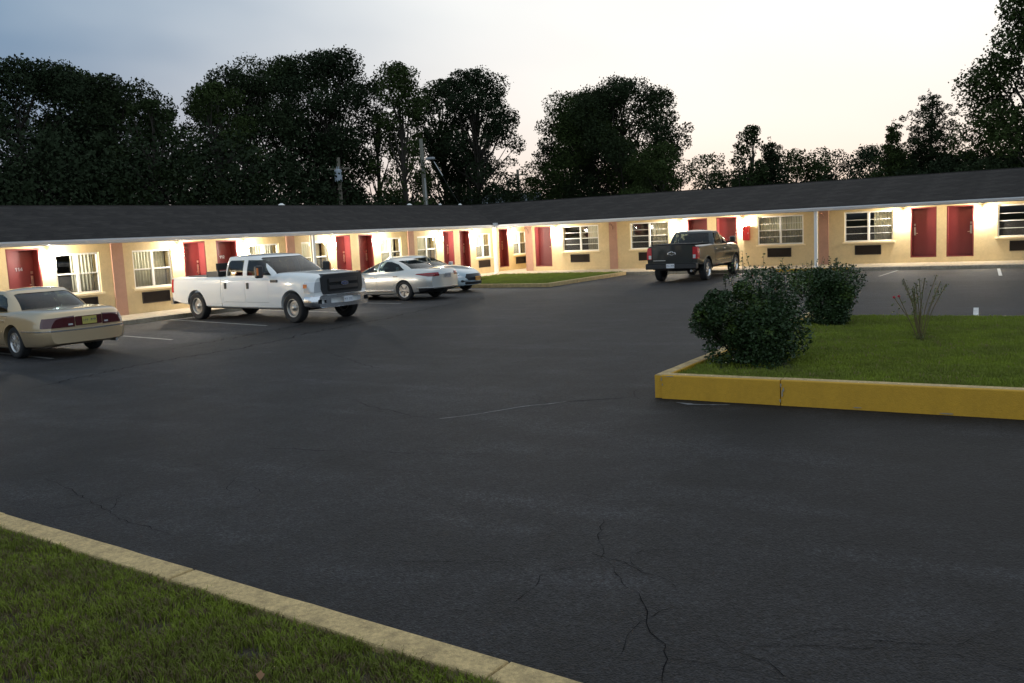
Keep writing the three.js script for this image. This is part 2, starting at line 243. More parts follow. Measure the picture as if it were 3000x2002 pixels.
// island with the shrubs: outer faces at x = 20.9, z = 29.42 (near) and z = 21.7 (far)
const ISL = { x0: 20.88, x1: 34, z0: 21.62, z1: 29.42 };
kerbRun('raised_kerb', 'tall bright yellow kerb edging the shrub island nearest the camera', null, [[ISL.x1, ISL.z1], [ISL.x0 + 0.1, ISL.z1]], 0.17, 0.30, MAT.yellow, [[0, 0.24, 0.45, 0.64, 0.887, 1]], 5, MAT.fadedYellow);
kerbRun('raised_kerb', 'yellow kerb on the left edge of the shrub island', null, [[ISL.x0, ISL.z1 - 0.03], [ISL.x0, ISL.z0]], 0.17, 0.298, MAT.yellow, 2.4, 6, MAT.fadedYellow);
kerbRun('raised_kerb', 'low kerb along the far edge of the shrub island', null, [[ISL.x0 + 0.17, ISL.z0], [ISL.x1, ISL.z0]], 0.17, 0.22, MAT.yellow, 2.6, 7, MAT.fadedYellow);
{ const R = mulberry(15), isl = scene.children.filter(o => o.name.startsWith('raised_kerb'))[0]; const chip = (x, y, w, h) => { const p = []; for (let i = 0; i < 9; i++) { const a = i / 9 * 6.283, r = 0.5 + 0.6 * R(); p.push(new THREE.Vector2(Math.cos(a) * w * r, Math.sin(a) * h * r)); } const g = new THREE.ShapeGeometry(new THREE.Shape(p)); g.translate(x, y, ISL.z1 + 0.016); mesh('paint_chip', g, MAT.chipped, isl); }; for (const [x, y, w, h] of [[20.99, 0.25, 0.012, 0.03], [21.0, 0.18, 0.01, 0.02], [21.08, 0.285, 0.07, 0.008], [22.46, 0.24, 0.012, 0.03], [22.475, 0.14, 0.012, 0.05], [22.49, 0.19, 0.016, 0.03], [22.45, 0.06, 0.008, 0.03], [23.3, 0.03, 0.05, 0.008], [24.2, 0.02, 0.08, 0.008]]) chip(x, y, w, h); }
structure('island_soil', sheet([[ISL.x0 + 0.12, ISL.z0 + 0.12], [ISL.x1, ISL.z0 + 0.12], [ISL.x1, ISL.z1 - 0.12], [ISL.x0 + 0.12, ISL.z1 - 0.12]], 0.235), MAT.turf);
// lawn in the corner between the wings
kerbRun('lawn_kerb', 'worn kerb along the front of the corner lawn', null, [[8.42, 9.85], [2.05, 9.85]], 0.15, 0.14, MAT.fadedYellow, 1.9, 8);
kerbRun('lawn_kerb', 'pale yellow kerb down the right side of the corner lawn', null, [[8.45, 2.85], [8.45, 9.84]], 0.15, 0.145, MAT.fadedYellow, 1.2, 9);
structure('corner_lawn_soil', sheet([[2.0, 2.8], [8.36, 2.8], [8.36, 9.76], [2.0, 9.76]], 0.115), MAT.turf);
// verge at the camera's feet
const VA = [5, 35.11], VB = [40, 37.67];
{ const l = Math.hypot(VB[0] - VA[0], VB[1] - VA[1]); const cut = [0]; for (let t = 1.05; t < l; t += 2.44) cut.push(t / l); cut.push(1);
  kerbRun('verge_kerb', 'weathered tan kerb crossing the foreground beside the dark grass', null, [VA, VB], 0.185, 0.15, MAT.fadedYellow, [cut], 10);
  structure('verge_soil', sheet([[5, 35.26], [40, 37.82], [40, 70], [5, 70]], 0.10), MAT.soil); }

function bladeTuft(n, h, w, spread, seed) {
  const R = mulberry(seed), ps = [], ix = []; let b = 0;
  for (let i = 0; i < n; i++) {
    const a = R() * 6.283, r = R() * spread, bx = Math.cos(a) * r, bz = Math.sin(a) * r, ya = R() * 6.283, lean = 0.25 + R() * 0.75, hh = h * (0.55 + 0.6 * R()), ww = w * (0.7 + 0.6 * R());
    const lx = Math.cos(a) * lean * hh * 0.6, lz = Math.sin(a) * lean * hh * 0.6, cx = Math.cos(ya) * ww / 2, cz = Math.sin(ya) * ww / 2;
    ps.push(bx - cx, -0.01, bz - cz, bx + cx, -0.01, bz + cz, bx + lx * 0.45 - cx * 0.8, hh * 0.6, bz + lz * 0.45 - cz * 0.8, bx + lx * 0.45 + cx * 0.8, hh * 0.6, bz + lz * 0.45 + cz * 0.8, bx + lx, hh * (1 - 0.25 * lean), bz + lz);
    ix.push(b, b + 1, b + 2, b + 1, b + 3, b + 2, b + 2, b + 3, b + 4); b += 5;
  }
  const g = new THREE.BufferGeometry(); g.setAttribute('position', new THREE.Float32BufferAttribute(ps, 3)); g.setIndex(ix); g.computeVertexNormals(); return g;
}
function grass(name, label, tuft, n, place, colour, rough = 0.75) {
  const m = new THREE.InstancedMesh(tuft, M(1, 1, 1, rough, { side: THREE.DoubleSide }), n); m.name = numbered(name); m.castShadow = m.receiveShadow = true;
  const q = new THREE.Quaternion(), up = new THREE.Vector3(0, 1, 0), mt = new THREE.Matrix4(), c = new THREE.Color(); let k = 0;
  for (let i = 0; i < n * 3 && k < n; i++) { const p = place(); if (!p) continue; q.setFromAxisAngle(up, p.turn); mt.compose(new THREE.Vector3(p.x, p.y, p.z), q, new THREE.Vector3(p.s, p.s * p.h, p.s)); m.setMatrixAt(k, mt); colour(c, p); m.setColorAt(k, c); k++; }
  m.count = k; scene.add(m); return tag(m, label, 'grass', null, 'stuff');
}
{
  const R = mulberry(101), fg = bladeTuft(9, 0.050, 0.0050, 0.035, 1);
  grass('verge_grass', 'dark mown grass on the verge in the foreground', fg, 62000, () => {
    const x = 16.5 + R() * 9.5, zl = 35.11 + (x - 5) * 0.07314 + 0.185, z = zl + 0.0 + Math.pow(R(), 1.15) * 3.4; const bare = fbm2(x * 1.7, z * 1.9, 3); if (bare < -0.28 && R() < 0.75) return null;
    return { x, y: 0.10, z, turn: R() * 6.28, s: 0.8 + R() * 0.6, h: 0.6 + 0.7 * (0.5 + 0.5 * fbm2(x * 2.3 + 9, z * 2.3, 3)) + 0.2 * R(), d: fbm2(x * 1.1 + 30, z * 1.1, 3), f: R() };
  }, (c, p) => { const t = clamp(0.5 + 0.8 * p.d + 0.5 * (p.f - 0.5)); if (p.f > 0.66) c.setRGB(0.15, 0.11, 0.05); else c.setRGB(lerp(0.16, 0.235, t), lerp(0.185, 0.29, t), 0.022); });
  const ig = bladeTuft(8, 0.042, 0.010, 0.055, 2);
  grass('island_grass', 'lush green grass on the raised shrub island', ig, 60000, () => {
    const x = ISL.x0 + 0.2 + R() * 8.5, z = ISL.z0 + 0.2 + R() * (ISL.z1 - ISL.z0 - 0.4); if (Math.hypot((x - 21.75) / 0.62, (z - 28.1) / 0.55) < 1 && R() < 0.85) return null; const bare = fbm2(x * 0.9, z * 0.9 + 40, 3); if (bare < -0.42 && R() < 0.6) return null;
    return { x, y: 0.235, z, turn: R() * 6.28, s: 0.85 + R() * 0.6, h: 0.65 + 0.6 * R() + 0.35 * fbm2(x * 1.5, z * 1.5 + 5, 3), d: fbm2(x * 0.8 + 10, z * 0.8, 3), f: R() };
  }, (c, p) => { const t = clamp(0.5 + 0.7 * p.d + 0.5 * (p.f - 0.5)); if (p.f > 0.95) c.setRGB(0.25, 0.20, 0.08); else c.setRGB(lerp(0.16, 0.235, t), lerp(0.185, 0.29, t), 0.022); });
  const cg = bladeTuft(7, 0.06, 0.014, 0.07, 3);
  grass('corner_grass', 'bright lamplit grass of the corner lawn between the wings', cg, 12000, () => {
    const x = 2.05 + R() * 6.25, z = 2.9 + R() * 6.8; return { x, y: 0.115, z, turn: R() * 6.28, s: 0.9 + R() * 0.6, h: 0.7 + 0.6 * R(), d: fbm2(x * 0.9, z * 0.9 + 77, 3), f: R() };
  }, (c, p) => { const t = clamp(0.5 + 0.8 * p.d + 0.4 * (p.f - 0.5)); c.setRGB(lerp(0.16, 0.235, t), lerp(0.185, 0.29, t), 0.022); });
}

/* ------------------------------------------------------------------ the motel: two wings meeting in a corner */
const EAVE = 2.52, SOFFIT = 2.385, RIDGE = 3.80, WALLT = 0.34;
function wallShape(x0, x1, y0, y1, holes) {
  const s = new THREE.Shape([[x0, y0], [x1, y0], [x1, y1], [x0, y1]].map(p => new THREE.Vector2(...p)));
  for (const [a, b, c, d] of holes) s.holes.push(new THREE.Path([[a, c], [a, d], [b, d], [b, c]].map(p => new THREE.Vector2(...p))));
  const g = new THREE.ExtrudeGeometry(s, { depth: WALLT, bevelEnabled: false }); g.translate(0, 0, -WALLT); return uvBox(g);
}
const curtainGeo = (w, h, folds, amp, seed) => {
  const R = mulberry(seed), n = folds * 8, ps = [], ix = [], ph = Array.from({ length: folds + 1 }, () => 0.7 + 0.6 * R());
  for (let i = 0; i <= n; i++) { const t = i / n, f = ph[Math.floor(t * folds)] , z = amp * Math.sin(t * folds * 6.283) * f; ps.push(t * w, 0, z * 1.2, t * w, h, z * 0.7); if (i < n) { const a = i * 2; ix.push(a, a + 2, a + 1, a + 1, a + 2, a + 3); } }
  const g = new THREE.BufferGeometry(); g.setAttribute('position', new THREE.Float32BufferAttribute(ps, 3)); g.setIndex(ix); g.computeVertexNormals(); return g;
};
// a double window: two sashes side by side, each split by a meeting rail; bars adds muntins as on the right wing
function makeWindow(wing, x0, x1, y0, y1, bars, curtain, seed, label) {
  const w = part('window', wing), W = x1 - x0, H = y1 - y0, f = 0.055, z = -0.07, mid = (x0 + x1) / 2, my = y0 + H * 0.5; if (label) w.userData.label = label;
  mesh('frame', merged([box(x0, x1, y1 - f, y1, z - 0.05, z + 0.03), box(x0, x1, y0, y0 + f, z - 0.05, z + 0.03), box(x0, x0 + f, y0 + f, y1 - f, z - 0.05, z + 0.03), box(x1 - f, x1, y0 + f, y1 - f, z - 0.05, z + 0.03)]), MAT.white, w);
  mesh('mullion', rbox(mid - 0.045, mid + 0.045, y0 + f, y1 - f, z - 0.05, z + 0.035, 0.006), MAT.white, w);
  for (const [a, b] of [[x0 + f, mid - 0.045], [mid + 0.045, x1 - f]]) {
    mesh('meeting_rail', rbox(a, b, my - 0.02, my + 0.02, z - 0.035, z + 0.022, 0.005), MAT.white, w);
    if (bars) for (const yy of [lerp(y0 + f, my, 0.5), lerp(my, y1 - f, 0.5)]) mesh('glazing_bar', box(a, b, yy - 0.011, yy + 0.011, z - 0.03, z + 0.012), MAT.white, w);
    for (const [c, e, zz] of [[y0 + f, my - 0.02, z - 0.022], [my + 0.02, y1 - f, z - 0.008]]) { const g = new THREE.PlaneGeometry(b - a, e - c); g.translate((a + b) / 2, (c + e) / 2, zz); mesh('pane', g, MAT.pane, w); }
    { const g = new THREE.PlaneGeometry(b - a, my - 0.02 - y0 - f); g.translate((a + b) / 2, (y0 + f + my - 0.02) / 2, z - 0.002); mesh('insect_screen', g, MAT.screen, w); }
  }
  mesh('sill', rbox(x0 - 0.07, x1 + 0.07, y0 - 0.075, y0 - 0.001, -0.1, 0.055, 0.01), MAT.cream, w);
  for (const [a, b] of curtain) { const c = mesh('curtain', curtainGeo((b - a) * W, H + 0.2, Math.max(3, Math.round((b - a) * W * 9)), 0.025, seed + a * 10), MAT.curtain, w); c.position.set(x0 + a * W, y0 - 0.1, -0.39); }
}
function makeDoor(wing, x0, x1, hinge, number, label) {     // set deep in the wall; hinge -1: hinges left, lock right
  const d = part('door', wing), y0 = 0.335, y1 = 2.335, z = -0.30; if (label) d.userData.label = label;
  mesh('door_leaf', rbox(x0 + 0.045, x1 - 0.045, y0 + 0.04, y1 - 0.05, z - 0.045, z, 0.004), MAT.door, d);
  mesh('jamb', merged([box(x0, x0 + 0.045, y0, y1, -WALLT, -0.004), box(x1 - 0.045, x1, y0, y1, -WALLT, -0.004), box(x0 + 0.045, x1 - 0.045, y1 - 0.05, y1, -WALLT, -0.004), box(x0 + 0.045, x1 - 0.045, y0, y0 + 0.035, -WALLT, -0.004)]), MAT.doorFrame, d);
  const hx = hinge < 0 ? x1 - 0.125 : x0 + 0.125;
  mesh('lock_plate', merged([rbox(hx - 0.035, hx + 0.035, 1.22, 1.55, z, z + 0.014, 0.006), rbox(hx - 0.03, hx + 0.03, 1.60, 1.68, z, z + 0.022, 0.006)]), MAT.brass, d);
  mesh('handle', tube([[hx, 1.30, z + 0.01], [hx, 1.30, z + 0.055], [hx - 0.05 * -hinge, 1.30, z + 0.06], [hx - 0.12 * -hinge, 1.295, z + 0.058]], 0.012, 8, 6), MAT.brass, d);
  mesh('deadbolt', new THREE.SphereGeometry(0.02, 8, 6).translate(hx, 1.47, z + 0.02), MAT.brass, d);
  if (number) { const t = new TextGeometry(number, { font, size: 0.10, depth: 0.006, curveSegments: 4 }); t.computeBoundingBox(); t.translate((x0 + x1) / 2 - t.boundingBox.max.x / 2, 1.70, z + 0.001); mesh('door_number', t, MAT.steel, d); }
}
function makeAC(wing, x0, x1, y0, y1) {
  const a = part('air_conditioner', wing);
  mesh('sleeve', merged([box(x0, x1, y0, y0 + 0.02, -0.12, 0.035), box(x0, x1, y1 - 0.02, y1, -0.12, 0.035), box(x0, x0 + 0.02, y0 + 0.02, y1 - 0.02, -0.12, 0.035), box(x1 - 0.02, x1, y0 + 0.02, y1 - 0.02, -0.12, 0.035), box(x0 + 0.02, x1 - 0.02, y0 + 0.02, y1 - 0.02, -0.12, -0.1)]), MAT.grille, a);
  const n = 9; for (let i = 0; i < n; i++) { const y = lerp(y0 + 0.045, y1 - 0.045, i / (n - 1)), g = new THREE.BoxGeometry(x1 - x0 - 0.04, 0.006, 0.05); g.rotateX(0.6); g.translate((x0 + x1) / 2, y, 0.0); mesh('louvre', g, MAT.grille, a); }
}
function makeLamp(wing, x, y) {                     // small jar lamp: plate, cap and glowing jar
  const l = part('wall_lamp', wing);
  mesh('wall_plate', (() => { const g = new THREE.CylinderGeometry(0.06, 0.065, 0.025, 16); g.rotateX(Math.PI / 2); g.translate(x, y + 0.05, 0.0125); return g; })(), MAT.white, l);
  mesh('cap', merged([cyl(0.062, 0.055, 0.04, 16, x, y + 0.075, 0.14), box(x - 0.015, x + 0.015, y + 0.085, y + 0.105, 0.02, 0.10)]), MAT.white, l);
  mesh('glass_jar', new THREE.LatheGeometry([[0.001, -0.12], [0.04, -0.115], [0.066, -0.08], [0.074, -0.02], [0.070, 0.04], [0.056, 0.073]].map(p => new THREE.Vector2(...p)), 16).translate(x, y, 0.14), MAT.bulb, l);
  const p = new THREE.PointLight(LAMP_COLOR, LAMP_CD, 0, 2); p.position.set(x, y, 0.14); p.castShadow = true; p.shadow.radius = 2.5; l.add(p);
}
function makePilaster(wing, x0, x1, hook) {
  mesh('pilaster', uvBox(box(x0, x1, 0.05, SOFFIT - 0.002, -0.02, 0.045)), MAT.pilaster, wing);
  if (hook) mesh('plant_hook', merged([tube([[(x0 + x1) / 2, 2.02, 0.05], [(x0 + x1) / 2 + 0.02, 2.14, 0.10], [(x0 + x1) / 2 + 0.01, 2.26, 0.20], [(x0 + x1) / 2 - 0.02, 2.30, 0.30], [(x0 + x1) / 2 - 0.04, 2.24, 0.34]], 0.013, 14, 6), tube([[(x0 + x1) / 2 - 0.10, 2.30, 0.055], [(x0 + x1) / 2 - 0.02, 2.20, 0.07], [(x0 + x1) / 2 + 0.02, 2.12, 0.08]], 0.012, 8, 6)]), MAT.iron, wing);
}
function makePost(wing, x, z, w = 0.1) { const p = part('eave_post', wing); mesh('shaft', rbox(x - w / 2, x + w / 2, 0.15, SOFFIT - 0.003, z - w / 2, z + w / 2, 0.008), MAT.white, p); mesh('foot', rbox(x - w * 0.8, x + w * 0.8, 0.132, 0.16, z - w * 0.8, z + w * 0.8, 0.006), MAT.white, p); }

const lw = thing('motel_wing', 'left cream motel wing with red doors, behind the parked cars', 'motel', [0, 0, 0], Math.PI / 2);
const rw = thing('motel_wing', 'right cream motel wing with wide windows, behind the black pickup', 'motel');
// left wing: local x = -Z. openings listed by world Z
{
  const doors = [[24.59, 25.58, '114'], [26.02, 27.0], [18.70, 19.62], [17.29, 18.23, '112'], [11.30, 12.20], [9.89, 10.81], [3.95, 4.83], [2.58, 3.47], [-0.99, -0.09]];
  const wins = [[22.73, 24.15], [20.10, 21.57], [15.30, 16.76], [12.68, 14.12], [7.98, 9.40], [5.38, 6.82], [0.70, 2.06], [-2.92, -1.50], [27.5, 28.95]];
  const curt = [[[0.5, 1]], [[0, 1]], [[0, 1]], [[0.05, 0.95]], [[0.15, 0.5], [0.5, 0.95]], [[0, 1]], [[0, 1]], [[0, 1]], [[0, 1]]];
  const lampZ = [27.22, 24.37, 19.84, 17.01, 12.46, 9.63, 5.13, 2.31, -1.28];
  const holes = [...doors.map(d => [-d[1], -d[0], 0.335, 2.335]), ...wins.map(d => [-d[1], -d[0], 0.92, 2.13]), ...wins.map(([a, b]) => [-((a + b) / 2) - 0.52, -((a + b) / 2) + 0.52, 0.43, 0.79])];
  mesh('wall', wallShape(-34, 9.5, 0.02, SOFFIT - 0.004, holes), MAT.wall, lw);
  mesh('back_wall', uvBox(box(-34, 9.5, 0, SOFFIT, -10, -9.8)), MAT.wall, lw); mesh('end_wall', uvBox(box(-34.2, -34, 0, SOFFIT, -10, 0)), MAT.wall, lw);
  mesh('room_partition', box(-34, 9.5, 0, SOFFIT - 0.01, -3.2, -3.1), MAT.room, lw); mesh('room_floor', box(-34, 9.5, 0.05, 0.13, -3.1, -WALLT - 0.002), MAT.room, lw);
  doors.forEach(([a, b, n], i) => makeDoor(lw, -b, -a, i === 1 || i === 3 || i === 5 || i === 7 ? -1 : -1, n));
  wins.forEach(([a, b], i) => makeWindow(lw, -b, -a, 0.92, 2.13, false, curt[i], 200 + i * 7));
  wins.forEach(([a, b]) => makeAC(lw, -((a + b) / 2) - 0.52, -((a + b) / 2) + 0.52, 0.43, 0.79));
  for (const z of lampZ) makeLamp(lw, -z, 2.02);
  for (const [a, b] of [[29.25, 29.65], [21.92, 22.32], [14.51, 14.93], [7.10, 7.52]]) makePilaster(lw, -b, -a, false);
  makePost(lw, -14.60, 1.08, 0.11); makePost(lw, -29.4, 1.08, 0.11); makePost(lw, -2.02, 1.08, 0.11);
  mesh('downspout', merged([rbox(-14.81, -14.74, 0.16, SOFFIT + 0.02, 1.10, 1.16, 0.01), tube([[-14.775, 0.2, 1.13], [-14.775, 0.165, 1.15], [-14.775, 0.155, 1.24]], 0.032, 6, 6)]), MAT.cream, lw);
}
// right wing: local x = X
{
  const doors = [[2.20, 3.15, null, -1], [10.28, 11.22, '124', 1], [11.64, 12.59, null, -1], [19.71, 20.67, null, 1], [21.03, 22.00, null, -1], [28.9, 29.85, null, 1]];
  const wins = [[3.79, 5.76], [7.42, 9.36], [13.51, 15.48], [17.15, 19.06], [22.81, 24.75], [26.4, 28.3]];
  const curt = [[[0.62, 1]], [[0.5, 1]], [[0, 1]], [[0.58, 1]], [[0.7, 1]], [[0, 1]]];
  const holes = [...doors.map(d => [d[0], d[1], 0.335, 2.335]), ...wins.map(d => [d[0], d[1], 1.04, 2.28]), ...wins.map(([a]) => [a + 0.42, a + 1.45, 0.5, 0.89])];
  mesh('wall', wallShape(1.67, 46, 0.02, SOFFIT - 0.004, holes), MAT.wall, rw);
  mesh('end_wall', uvBox(box(1.67, 1.97, 0.02, SOFFIT - 0.004, -10, -WALLT - 0.002)), MAT.wall, rw); mesh('back_wall', uvBox(box(-10, 46, 0, SOFFIT, -10.2, -10.01)), MAT.wall, rw); mesh('end_wall', uvBox(box(46.002, 46.2, 0, SOFFIT, -10, 0)), MAT.wall, rw);
  mesh('room_partition', box(1.98, 46, 0, SOFFIT - 0.01, -3.2, -3.1), MAT.room, rw); mesh('room_floor', box(1.98, 46, 0.05, 0.13, -3.09, -WALLT - 0.004), MAT.room, rw);
  doors.forEach(([a, b, n, h]) => makeDoor(rw, a, b, h, n));
  wins.forEach(([a, b], i) => makeWindow(rw, a, b, 1.04, 2.28, true, curt[i], 300 + i * 7));
  wins.forEach(([a]) => makeAC(rw, a + 0.42, a + 1.45, 0.5, 0.89));
  for (const x of [3.42, 9.93, 12.86, 19.43, 22.29]) makeLamp(rw, x, 1.97);
  for (const [a, b] of [[1.66, 2.06], [6.34, 6.75], [16.13, 16.52], [25.5, 25.9]]) makePilaster(rw, a, b, true);
  makePost(rw, 16.45, 1.95, 0.12); makePost(rw, 30, 1.95, 0.12);
}
// roofs: each wing has two shingled slopes that meet in a valley over the corner
function slope(pts, along) {                         // quad/polygon in 3D with 30 mm thickness, uv in metres along/up the slope
  const P = pts.map(p => new THREE.Vector3(...p)), n = new THREE.Vector3().crossVectors(P[1].clone().sub(P[0]), P[2].clone().sub(P[0])).normalize(); if (n.y < 0) { P.reverse(); n.negate(); }
  const a = new THREE.Vector3(...along), b = new THREE.Vector3().crossVectors(n, a).normalize(), ps = [], uv = [], ix = [], N = P.length, off = n.clone().multiplyScalar(-0.03);
  const add = (p) => { ps.push(p.x, p.y, p.z); uv.push(p.dot(a), -p.dot(b)); return ps.length / 3 - 1; };
  const t = P.map(add), u = P.map(p => add(p.clone().add(off)));
  for (let i = 1; i < N - 1; i++) { ix.push(t[0], t[i], t[i + 1]); ix.push(u[0], u[i + 1], u[i]); }
  for (let i = 0; i < N; i++) { const j = (i + 1) % N, q = [P[i], P[j], P[j].clone().add(off), P[i].clone().add(off)].map(add); ix.push(q[0], q[2], q[1], q[0], q[3], q[2]); }
  const g = new THREE.BufferGeometry(); g.setAttribute('position', new THREE.Float32BufferAttribute(ps, 3)); g.setAttribute('uv', new THREE.Float32BufferAttribute(uv, 2)); g.setIndex(ix); const h = g.toNonIndexed(); h.computeVertexNormals(); return h;
}
{
  const E = EAVE, XE = 1.26, ZE = 2.16, RX = -5, RZ = -5, BX = -11, BZ = -11, EB = 2.55;
  const toL = ([X, Y, Z]) => [-Z, Y, X];            // world to left wing's own axes
  const lr = part('roof', lw), rr = part('roof', rw);
  mesh('front_slope', slope([[XE, E, 35], [XE, E, ZE], [RX, RIDGE, RZ], [RX, RIDGE, 35]].map(toL), [1, 0, 0]), MAT.roof, lr);
  mesh('rear_slope', slope([[RX, RIDGE, 35], [RX, RIDGE, RZ], [BX, EB, BZ], [BX, EB, 35]].map(toL), [1, 0, 0]), MAT.roof, lr);
  mesh('front_slope', slope([[XE, E, ZE], [47, E, ZE], [47, RIDGE, RZ], [RX, RIDGE, RZ]], [1, 0, 0]), MAT.roof, rr);
  mesh('rear_slope', slope([[RX, RIDGE, RZ], [47, RIDGE, RZ], [47, EB, BZ], [BX, EB, BZ]], [1, 0, 0]), MAT.roof, rr);
  mesh('ridge_cap', tube([toL([RX, RIDGE - 0.015, 35]), toL([RX, RIDGE - 0.02, 15]), toL([RX, RIDGE - 0.015, RZ])], 0.05, 30, 6), MAT.roof, lr);
  mesh('ridge_cap', tube([[RX, RIDGE - 0.015, RZ], [20, RIDGE - 0.02, RZ], [47, RIDGE - 0.015, RZ]], 0.05, 30, 6), MAT.roof, rr);
  const prof = [[0, 0], [0.085, 0.012], [0.095, 0.05], [0.125, 0.075], [0.125, 0.125], [0.115, 0.125], [0.112, 0.08], [0, 0.06]];
  const gut = (len) => { const s = new THREE.Shape(prof.map(p => new THREE.Vector2(...p))); return new THREE.ExtrudeGeometry(s, { depth: len, bevelEnabled: false, steps: 1 }); };
  // fascia boards and gutters
  mesh('fascia', box(-35, -2.07, SOFFIT - 0.012, EAVE - 0.012, 1.18, 1.205), MAT.gutter, lw);
  mesh('fascia', box(1.18, 47, SOFFIT - 0.012, EAVE - 0.012, 2.075, 2.10), MAT.gutter, rw);
  { const g = gut(32.7); g.rotateY(-Math.PI / 2); g.translate(-2.24, SOFFIT + 0.005, 1.207); mesh('gutter', g, MAT.gutter, lw); }
  { const g = gut(45.6); g.rotateY(-Math.PI / 2); g.translate(47, SOFFIT + 0.005, 2.102); mesh('gutter', g, MAT.gutter, rw); }
  mesh('leader_box', merged([rbox(-2.32, -2.08, SOFFIT + 0.02, SOFFIT + 0.22, 1.22, 1.36, 0.012), rbox(-2.23, -2.16, 0.2, SOFFIT + 0.03, 1.26, 1.33, 0.012)]), MAT.gutter, lw);
  mesh('soffit', uvBox(box(-35, -2.07, SOFFIT - 0.002, SOFFIT + 0.015, -0.05, 1.178)), MAT.soffit, lw);
  mesh('soffit', uvBox(box(0, 46.9, SOFFIT + 0.002, SOFFIT + 0.017, -0.05, 2.073)), MAT.soffit, rw);
  mesh('soffit', uvBox(box(-0.06, 1.66, SOFFIT + 0.003, SOFFIT + 0.018, -9.9, -0.052)), MAT.soffit, rw);
  for (const [z, s] of [[9.8, 1], [0.4, 1], [-2.42, 0.6], [-4.4, 0.7]]) mesh('roof_vent', merged([cyl(0.10 * s, 0.10 * s, 0.28, 10, -z, RIDGE - 0.25, -5.3), cyl(0.19 * s, 0.05, 0.10, 12, -z, RIDGE + 0.02, -5.3)]), MAT.white, lr);
}
{ // cabinet for an extinguisher on the right wing's wall
  const b = thing('fire_extinguisher_cabinet', 'red fire extinguisher cabinet on the wall right of the black pickup', 'cabinet', [13.03, 1.27, 0.02]);
  mesh('case', rbox(-0.15, 0.15, 0, 0.64, 0, 0.17, 0.035, 3), MAT.redBox, b); mesh('lid', rbox(-0.135, 0.135, 0.03, 0.60, 0.165, 0.185, 0.008), MAT.redBox, b); mesh('latch', rbox(0.10, 0.125, 0.28, 0.34, 0.184, 0.2, 0.004), MAT.steel, b);
}

/* ------------------------------------------------------------------ trees, shrubs, poles */
class Leaves {
  constructor() { this.p = []; this.i = []; this.n = 0; }
  add(x, y, z, s, asp, R, up = 0) {               // one folded leaf (or spray of leaves): a rhomb of two faces
    const a = R() * 6.283, b = Math.acos(2 * R() - 1), ax = Math.sin(b) * Math.cos(a), ay = Math.cos(b) * (1 - up) + up * 0.4, az = Math.sin(b) * Math.sin(a);
    let cx = R() - 0.5, cy = R() - 0.5, cz = R() - 0.5; const dt = cx * ax + cy * ay + cz * az; cx -= dt * ax; cy -= dt * ay; cz -= dt * az; const l = Math.hypot(cx, cy, cz) || 1; cx /= l; cy /= l; cz /= l;
    const w = s * asp * 0.5, fx = (ay * cz - az * cy) * w * 0.35, fy = (az * cx - ax * cz) * w * 0.35, fz = (ax * cy - ay * cx) * w * 0.35;
    this.p.push(x - ax * s * 0.5, y - ay * s * 0.5, z - az * s * 0.5, x + cx * w + fx, y + cy * w + fy, z + cz * w + fz, x + ax * s * 0.5, y + ay * s * 0.5, z + az * s * 0.5, x - cx * w + fx, y - cy * w + fy, z - cz * w + fz);
    const k = this.n; this.i.push(k, k + 1, k + 2, k, k + 2, k + 3); this.n += 4;
  }
  build() { const g = new THREE.BufferGeometry(); g.setAttribute('position', new THREE.Float32BufferAttribute(this.p, 3)); g.setIndex(this.i); g.computeVertexNormals(); return g; }
}
const leafM = [[0.028, 0.040, 0.018], [0.032, 0.047, 0.018], [0.026, 0.038, 0.019], [0.040, 0.058, 0.018]].map(c => new THREE.MeshPhysicalMaterial({ color: L(...c), roughness: 0.9, specularIntensity: 0.12, side: THREE.DoubleSide }));
